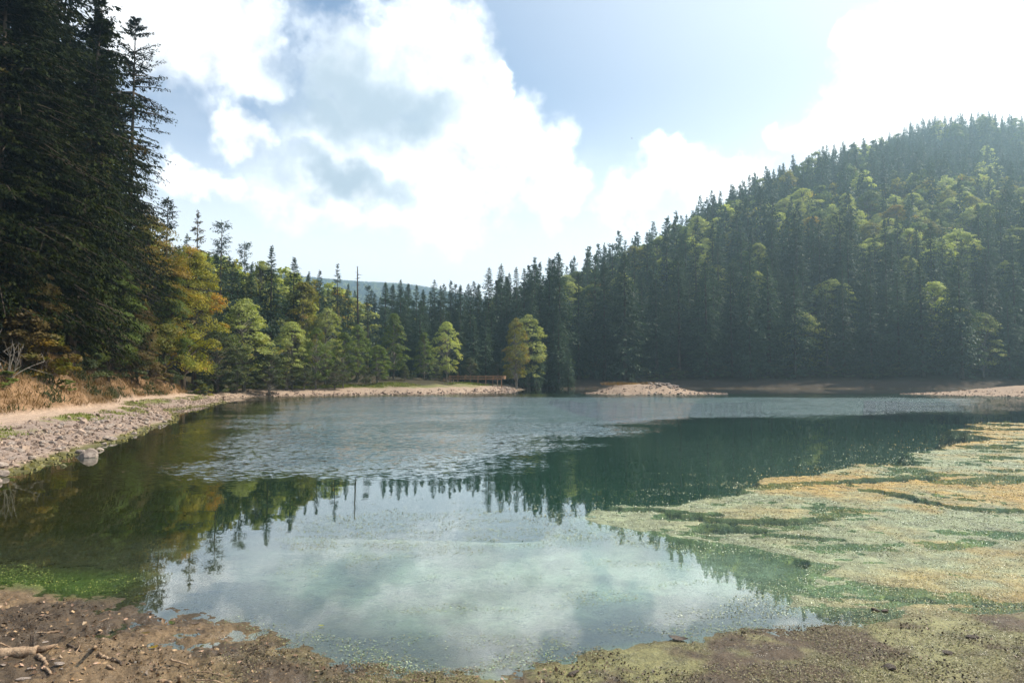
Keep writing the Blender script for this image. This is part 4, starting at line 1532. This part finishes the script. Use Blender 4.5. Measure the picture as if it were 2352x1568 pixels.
def stick(name, pts, wid, label, category='stick', mat='wood', lifts=None, group=None, jit=.35, sides=7):
    P = [on_mud(*zp(*p), lift=(lifts[i] if lifts else 0)) for i, p in enumerate(pts)]
    c = np.mean(P, axis=0)
    d = np.linalg.norm(c - np.array([0, 0, CAM_H]))
    r = wid / 4.704 * .91875 / FP * d * .5
    P = np.array(P)
    P[:, 2] += r * .55
    # finer, slightly crooked
    s = np.linspace(0, len(P) - 1, max(7, 4 * len(P)))
    Q = np.stack([np.interp(s, np.arange(len(P)), P[:, j]) for j in range(3)], 1)
    gg = np.random.default_rng(int(pts[0][0] * 7 + pts[0][1]))
    Q[1:-1] += gg.normal(0, r * jit, (len(Q) - 2, 3)) * np.array([1, 1, .5])
    rad = r * np.linspace(1.08, .72, len(Q)) * gg.uniform(.86, 1.12, len(Q))
    v, f = tube(Q, rad, sides)
    v = v + gg.normal(0, r * .07, v.shape)
    o = bpy.data.objects.new(name, np_mesh(name, v - c, f, [MAT[mat]], True))
    o.location = c
    link(o)
    return tag(o, label, category, group)


# the log: trunk piece, knot stump and broken end
P0, P1 = on_mud(*zp(-160, 915)), on_mud(*zp(440, 868))
d_ = np.linalg.norm(P1 - np.array([0, 0, CAM_H]))
rl = 100 / 4.704 * .91875 / FP * d_ * .5
le = empty('log', tuple((P0 + P1) / 2))
tag(le, 'weathered brown log with a dark broken knot at the lower left corner', 'log')
mid_ = (P0 + P1) / 2
s = np.linspace(0, 1, 14)
Q = P0[None] * (1 - s)[:, None] + P1[None] * s[:, None]
Q[:, 2] = np.maximum(Q[:, 2].mean(), Q[:, 2]) + rl * .55
gg = np.random.default_rng(3)
v, f = tube(Q, rl * (1 + gg.normal(0, .035, 14)), 14)
v += gg.normal(0, rl * .02, v.shape)
link(bpy.data.objects.new('bole', np_mesh('log_bole', v - mid_, f, [MAT['wood']], True)), le)
kb = Q[-2] + np.array([0, 0, rl * .6])
v, f = tube([kb - [0, 0, rl], kb + [-.02, .03, rl * .9], kb + [-.03, .05, rl * 1.9]], [rl * .75, rl * .62, rl * .66], 9)
v += gg.normal(0, rl * .09, v.shape)
link(bpy.data.objects.new('knot', np_mesh('log_knot', v - mid_, f, [MAT['dark_wood']], False)), le)
eb = Q[-1]
v, f = tube([eb + [-.03, 0, 0], eb + [.09, .03, rl * .3], eb + [.17, .06, rl * .75]], [rl * .8, rl * .5, rl * .22], 7)
v += gg.normal(0, rl * .06, v.shape)
link(bpy.data.objects.new('splinter', np_mesh('log_splinter', v - mid_, f, [MAT['wood']], True)), le)

stick('stick', [(395, 640), (560, 622), (700, 606)], 26, 'pale broken branch lying behind the log')
stick('stick', [(465, 470), (530, 428), (620, 400), (730, 398)], 13, 'thin dark arched twig on the mud near the water', mat='dark_wood', lifts=[0, .05, .06, 0])
stick('stick', [(1120, 795), (1112, 795)], 34, 'short grey upright stub standing in the mud', lifts=[-.05, .21], jit=.1)
stick('stick', [(790, 762), (880, 800), (960, 850)], 24, 'dark stick with a wet hollow beside the upright stub', mat='dark_wood')
stick('stick', [(1165, 868), (1210, 905), (1300, 930), (1345, 955)], 26, 'curved tan branch lying over the dark one in the mud')
stick('stick', [(1320, 925), (1390, 960), (1430, 1005)], 30, 'wet black branch under the curved tan one', mat='dark_wood')
stick('stick', [(2000, 935), (2080, 962), (2210, 992)], 21, 'tan stick reaching over a green puddle', lifts=[.06, .03, 0])
stick('stick', [(445, 890), (500, 950), (545, 995), (505, 1060)], 36, 'pale crooked root below the log')
stick('stick', [(520, 1040), (560, 1070), (600, 1110)], 28, 'short pale fork beside the crooked root')
stick('stick', [(0, 740), (80, 775), (150, 812), (260, 820)], 15, 'pale bent twig above the log at the left edge', lifts=[.06, .04, .02, 0])
stick('stick', [(0, 800), (100, 836), (240, 822)], 15, 'second pale twig just over the log', lifts=[.03, 0, .02])
stick('stick', [(85, 408), (170, 402), (250, 416)], 16, 'dark twig near the left water edge', mat='dark_wood')
stick('stick', [(752, 655), (748, 655), (752, 655)], 9, 'thin straw standing upright behind the log', lifts=[0, .1, .2], jit=.1)
stick('stick', [(888, 865), (945, 760)], 12, 'thin pale straw leaning across the dark stick')
stick('stick', [(1180, 992), (1230, 930)], 11, 'short thin straw beside the curved tan branch')
stick('stick', [(1870, 1190), (1950, 1195), (2010, 1215)], 34, 'pale stick at the bottom edge below the green puddle')
stick('stick', [(2095, 1205), (2125, 1140)], 32, 'blunt pale stub at the bottom edge', lifts=[0, .06])
stick('stick', [(1262, 1018), (1300, 1035), (1335, 1055)], 26, 'orange-brown wood chip on the mud')
stick('stick', [(560, 595), (640, 570), (700, 572)], 16, 'black twig just above the pale broken branch', mat='dark_wood')
stick('stick', [(2230, 1085), (2420, 1075), (2650, 1130)], 12, 'thin brown arched twig right of the green puddle', lifts=[.02, .05, 0])
stick('stick', [(2250, 1180), (2500, 1175), (2680, 1230)], 13, 'thin brown twig near the bottom edge right of the puddle', lifts=[.0, .04, 0])
stick('stick', [(2900, 1000), (3000, 985), (3110, 970)], 14, 'dark twig at the edge of the muddy shallows', mat='dark_wood')
stick('stick', [(620, 1200), (690, 1120)], 16, 'dark twig in the lower left corner', mat='dark_wood')
stick('stick', [(1100, 520), (1190, 480), (1280, 452)], 16, 'pale flat twig pressed in the mud streaks')
# flat stones by the log
for i, (x_, y_, w_) in enumerate([(690, 985, 46), (345, 1045, 38), (205, 750, 44), (270, 1170, 60), (35, 995, 26), (250, 1010, 24), (735, 1040, 26), (515, 735, 40)]):
    P = on_mud(*zp(x_, y_))
    rr = w_ / 4.704 * .91875 / FP * 8
    rock('stone', P[0], P[1], P[2], rr, ['flat pale stone right of the crooked root', 'small pink stone below the log', 'brown stone behind the log knot', 'flat stone in the lower left corner', 'small tan stone at the left edge under the log',
                                         'tiny pale stone under the log', 'grey stone beside the flat pale one', 'brown flat stone right of the log knot'][i], 'stone', stretch=(1.2, 1, .5))
# dark clods and leaves on the flats
for i, (px, py, s_, lab) in enumerate([(2040, 1534, .07, 'black clod near the bottom right'), (2232, 1465, .06, 'dark clod on the sparkling mud at the right'), (2010, 1402, .05, 'left of two small dark clods on the wet mud'),
                                       (2032, 1404, .045, 'right of two small dark clods on the wet mud'), (2175, 1500, .05, 'small dark clod at the foot of the pale rivulet'), (1318, 1547, .05, 'dark clod on the algae at the bottom middle')]):
    P = on_mud(px, py)
    rock('mud_clod', P[0], P[1], max(P[2], 0), s_, lab, 'clod', mat='dark_wood', stretch=(1.3, 1, .7))


def big_leaf(px, py, ln, rot, label, mat):
    P = on_mud(px, py)
    n = 9
    s = np.linspace(0, 1, n)
    wd = np.sin(np.pi * s) ** .8 * .24 * ln
    zc = .25 * ln * (s - .5) ** 2
    V = np.concatenate([np.stack([s * ln - ln / 2, wd, zc + .03 * ln], 1), np.stack([s * ln - ln / 2, np.zeros(n), zc], 1), np.stack([s * ln - ln / 2, -wd, zc + .03 * ln], 1)])
    F = [(k * n + i, k * n + i + 1, (k + 1) * n + i + 1, (k + 1) * n + i) for k in range(2) for i in range(n - 1)]
    o = bpy.data.objects.new('fallen_leaf', np_mesh('fallen_leaf', V, np.array(F), [MAT[mat]], True))
    o.location = (P[0], P[1], max(P[2], 0) + .012)
    o.rotation_euler = (.1, .05, rot)
    link(o)
    tag(o, label, 'leaf')


big_leaf(1558, 1468, .22, -.3, 'long black leaf on the green algae', 'dark_wood')
big_leaf(448, 1433, .10, .2, 'black leaf on the mud at the water edge', 'dark_wood')
big_leaf(395, 1432, .12, -.6, 'green leaf on the mud at the water edge', 'beech')
big_leaf(335, 1455, .10, .4, 'pink-brown dead leaf near the green one', 'beech_brown')
big_leaf(352, 1488, .12, 1.1, 'orange dead leaf standing on the mud', 'beech_orange')
big_leaf(738, 1440, .08, .0, 'pale leaf floating near the mud', 'beech_light')


# ------------------------------------------------------------------ algae, leaf litter: small pieces on the water and mud
def algae_mat():
    m, T = new_mat('wet_algae')
    ca = T.n('ShaderNodeAttribute', attribute_name='Col')
    finish(T, principled(T, ca.outputs['Color'], .5, .4))
    return m


MAT['algae'] = algae_mat()


def flakes(name, label, n, ymin, ymax, xmin, xmax, rule, seed, size=.0021, smin=.016, smax=.14, tilt=.22, lift=.012):
    g = np.random.default_rng(seed)
    px = g.uniform(xmin, xmax, n)
    py = g.uniform(ymin, ymax, n)
    u, v_ = (px - 1176) / FP, (784 - py) / FP
    k = -CAM_H / (SP + v_ * CP)
    X, Y = u * k, (CP - v_ * SP) * k
    z, kk = lay(X, Y, True)
    p, col = rule(X, Y, z, kk, g, px, py)
    ok = g.random(n) < p
    X, Y, z, col = X[ok], Y[ok], z[ok], col[ok]
    n = len(X)
    s = np.clip(Y * size, smin, smax) * g.uniform(.5, 1.5, n)
    d = unit(np.stack([g.normal(0, 1, n), g.normal(0, 1, n), g.normal(0, tilt, n)], 1))
    side = unit(np.cross(d, np.stack([g.normal(0, tilt, n), g.normal(0, tilt, n), np.ones(n)], 1)))
    b = np.stack([X, Y, np.maximum(z, 0) + .003 + g.random(n) * lift], 1)
    V, F = kites(b - d * (s * .5)[:, None], d, side, s, s * g.uniform(.5, .9, n), g.normal(0, .12, n))
    me = np_mesh(name, V, F, [MAT['algae']])
    set_color(me, 'Col', np.repeat(col, 4, 0))
    o = link(bpy.data.objects.new(name, me))
    print(name, n)
    return tag(o, label, kind='stuff')


def pick(g, n, cols, jitter=.25):
    c = np.array(cols)[g.integers(0, len(cols), n)]
    return c * (1 + g.normal(0, jitter, (n, 1))).clip(.4, 1.8)


def rule_flats(X, Y, z, k, g, px, py):
    n = len(X)
    yl = fbm2(X, Y * 1.6, .22, 4, 91)
    warm = pick(g, n, [(.44, .33, .10), (.30, .21, .05), (.58, .53, .36), (.16, .12, .04), (.40, .30, .08)])  # palest tones, warm and cool, put white glints into the flake colour
    cool = pick(g, n, [(.30, .34, .19), (.18, .21, .09), (.56, .60, .46), (.11, .12, .05), (.34, .39, .26)])
    w = sstep(.36, .64, yl + .10 * sstep(6, 20, X) + (fbm2(X, Y, 1.6, 4, 95) - .5) * .6 + g.normal(0, .07, n))[:, None] * sstep(2, 9, X)[:, None]
    col = warm * w + cool * (1 - w)
    wide_ = sstep(1.5, -.3, (sdist(X, Y, FLATS) + (fbm2(X, Y * 1.6, .9, 4, 99) - .5) * 5) / np.clip(k['r'] * .06, .6, 4)) * sstep(.34, .58, fbm2(X, Y * 2.2, 1.3, 4, 96)) * .38 * (k['sd'] < 0) * sstep(42, 22, Y)
    p = np.maximum(wide_ * (k['streak'] < .5), k['flat'] * (k['streak'] < .35) * sstep(-.055, .004, z) * (.25 + .75 * sstep(.35, .55, fbm2(X, Y * 1.8, 1.1, 4, 97))) * .8)
    return p, col


def rule_pool(X, Y, z, k, g, px, py):
    n = len(X)
    sp = sdist(X, Y, POOLMAT) + (fbm2(X, Y, 1.1, 4, 121) - .5) * 2.4
    body = sstep(.4, -.4, sp) * sstep(.34, .50, fbm2(X, Y * 2.5, 1.8, 4, 123))
    scatter = sstep(.60, .70, fbm2(X, Y * 2.2, .9, 5, 125)) * sstep(7, 9, Y) * sstep(20, 16, Y) * sstep(-4.6, -2.5, X)
    shore = sstep(.9, .1, -k['sd']) * (k['sd'] < 0) * sstep(-3.5, -1, X) * sstep(.40, .6, fbm2(X, Y, 2.0, 4, 127))
    specks = .10 * sstep(.64, .7, fbm2(X, Y * 2.5, .5, 4, 129)) * sstep(14, 20, Y) * sstep(30, 22, Y) * sstep(-3, 3, X)
    col = pick(g, n, [(.20, .27, .13), (.13, .19, .07), (.36, .42, .27), (.20, .18, .07)])
    p = (k['sd'] < .1) * np.clip(body * .95 + scatter * .5 + shore * .8 + specks, 0, 1) * (1 - k['flat']) * (k['streak'] < .4)
    return p, col


def rule_mud(X, Y, z, k, g, px, py):
    n = len(X)
    a = sstep(.40, .58, fbm2(X, Y, 1.4, 4, 131)) * sstep(-3.6, -2.0, X) + .25 * sstep(.5, .65, fbm2(X, Y, 2.4, 4, 133))
    col = pick(g, n, [(.13, .09, .05), (.17, .12, .06), (.09, .065, .035), (.16, .15, .06), (.22, .17, .11)])
    gx = sstep(0, 2, X)[:, None]
    col = col * (1 - gx * .4) + np.array([.16, .16, .055]) * gx * .4
    return k['w_near'] * (k['sd'] > -.1) * (k['sd'] < 5) * np.clip(a, 0, 1) * (1 - k['flat']), col


def rule_weed(X, Y, z, k, g, px, py):
    n = len(X)
    nz = (fbm2(X, Y, 1.8, 4, 145) - .5) * 2.2
    body = sstep(.0, .3, -k['sd']) * sstep(1.5, .5, -k['sd'] + nz) * sstep(-4.7, -6.2, X + (fbm2(X, Y, 1.5, 3, 141) - .5) * 3)
    return body * .9 * sstep(.3, .5, fbm2(X, Y, 2.2, 3, 143)), pick(g, n, [(.16, .20, .03), (.11, .16, .025), (.24, .25, .06), (.08, .12, .02)])


def rule_litter(X, Y, z, k, g, px, py):
    n = len(X)
    return (k['sd'] > .15) * (X < 1.5) * .5 * sstep(9.5, 7.5, Y + X * .25 - 1.2), pick(g, n, [(.20, .12, .06), (.30, .20, .11), (.12, .07, .04), (.35, .22, .15)])


flakes('floating_algae', 'yellow-green floating algae over the flats at the right', 220000, 955, 1420, 1150, 2480, rule_flats, 801, .0016, tilt=.38)
flakes('pool_algae', 'pale green algae scum on the still pool', 130000, 1080, 1560, 380, 2352, rule_pool, 803, .0019, tilt=.12)
flakes('shore_algae', 'drying algae and plant bits on the near mud', 100000, 1360, 1640, 300, 2480, rule_mud, 805, .0019, tilt=.35, lift=.02)
flakes('green_weed', 'bright green water weed along the left mud edge', 14000, 1290, 1420, -60, 420, rule_weed, 807, .0017, smin=.010, tilt=.25, lift=.008)
flakes('twig_litter', 'dark plant scraps strewn over the near mud', 22000, 1380, 1640, -80, 2400, lambda X, Y, z, k, g, px, py: ((k['sd'] > .05) * .8 * sstep(.42, .6, fbm2(X, Y, 1.2, 3, 151)), pick(g, len(X), [(.03, .02, .012), (.05, .035, .02), (.16, .11, .07), (.09, .06, .035)])), 811, .0032, tilt=.9, lift=.03)
flakes('leaf_litter', 'brown leaf litter on the mud by the log', 2200, 1380, 1640, -80, 1300, rule_litter, 809, .0058, tilt=.5, lift=.02)


# ------------------------------------------------------------------ bird
bp_ = at(1451, 318, 150)
be = empty('bird', tuple(bp_))
tag(be, 'tiny dark bird gliding in front of the pale sky', 'bird')
zs = np.linspace(-.16, .16, 7)
v, f = tube(np.stack([zs, np.zeros(7), np.zeros(7)], 1), .045 * np.array([.2, .8, 1, 1, .8, .5, .25]), 8)
link(bpy.data.objects.new('body', np_mesh('bird_body', v, f, [MAT['feather']], True)), be)
for s_ in (-1, 1):
    V = np.array([(.07, 0, .01), (-.06, 0, .01), (-.09, s_ * .16, .09), (.05, s_ * .16, .10), (-.14, s_ * .36, .06), (-.04, s_ * .33, .075)], float)
    V = np.vstack([V, V + [0, 0, -.012]])
    F = np.array([(0, 1, 2, 3), (3, 2, 4, 5), (9, 8, 7, 6), (11, 10, 8, 9), (0, 3, 9, 6), (3, 5, 11, 9), (1, 7, 8, 2), (2, 8, 10, 4), (5, 4, 10, 11)])
    link(bpy.data.objects.new('wing', np_mesh('bird_wing', V, F, [MAT['feather']])), be)
be.rotation_euler = (.5, 0, .6)


# ------------------------------------------------------------------ haze: the damp air of the valley
def haze():
    v, f = box((-2120, -2120, -7.0), (2120, 2120, 312.0))
    me = np_mesh('haze', v, f)
    m = bpy.data.materials.new('haze')
    m.use_nodes = True
    T_ = NT(m.node_tree)
    pv = T_.n('ShaderNodeVolumePrincipled')
    pv.inputs['Color'].default_value = (.55, .82, 1.0, 1)
    pv.inputs['Density'].default_value = HAZE_DENSITY
    pv.inputs['Anisotropy'].default_value = .5
    o_ = T_.n('ShaderNodeOutputMaterial')
    T_.t.links.new(pv.outputs[0], o_.inputs['Volume'])
    me.materials.append(m)
    o = link(bpy.data.objects.new('haze', me))
    tag(o, 'thin blue haze filling the valley air', kind='stuff')


haze()
bpy.context.view_layer.update()
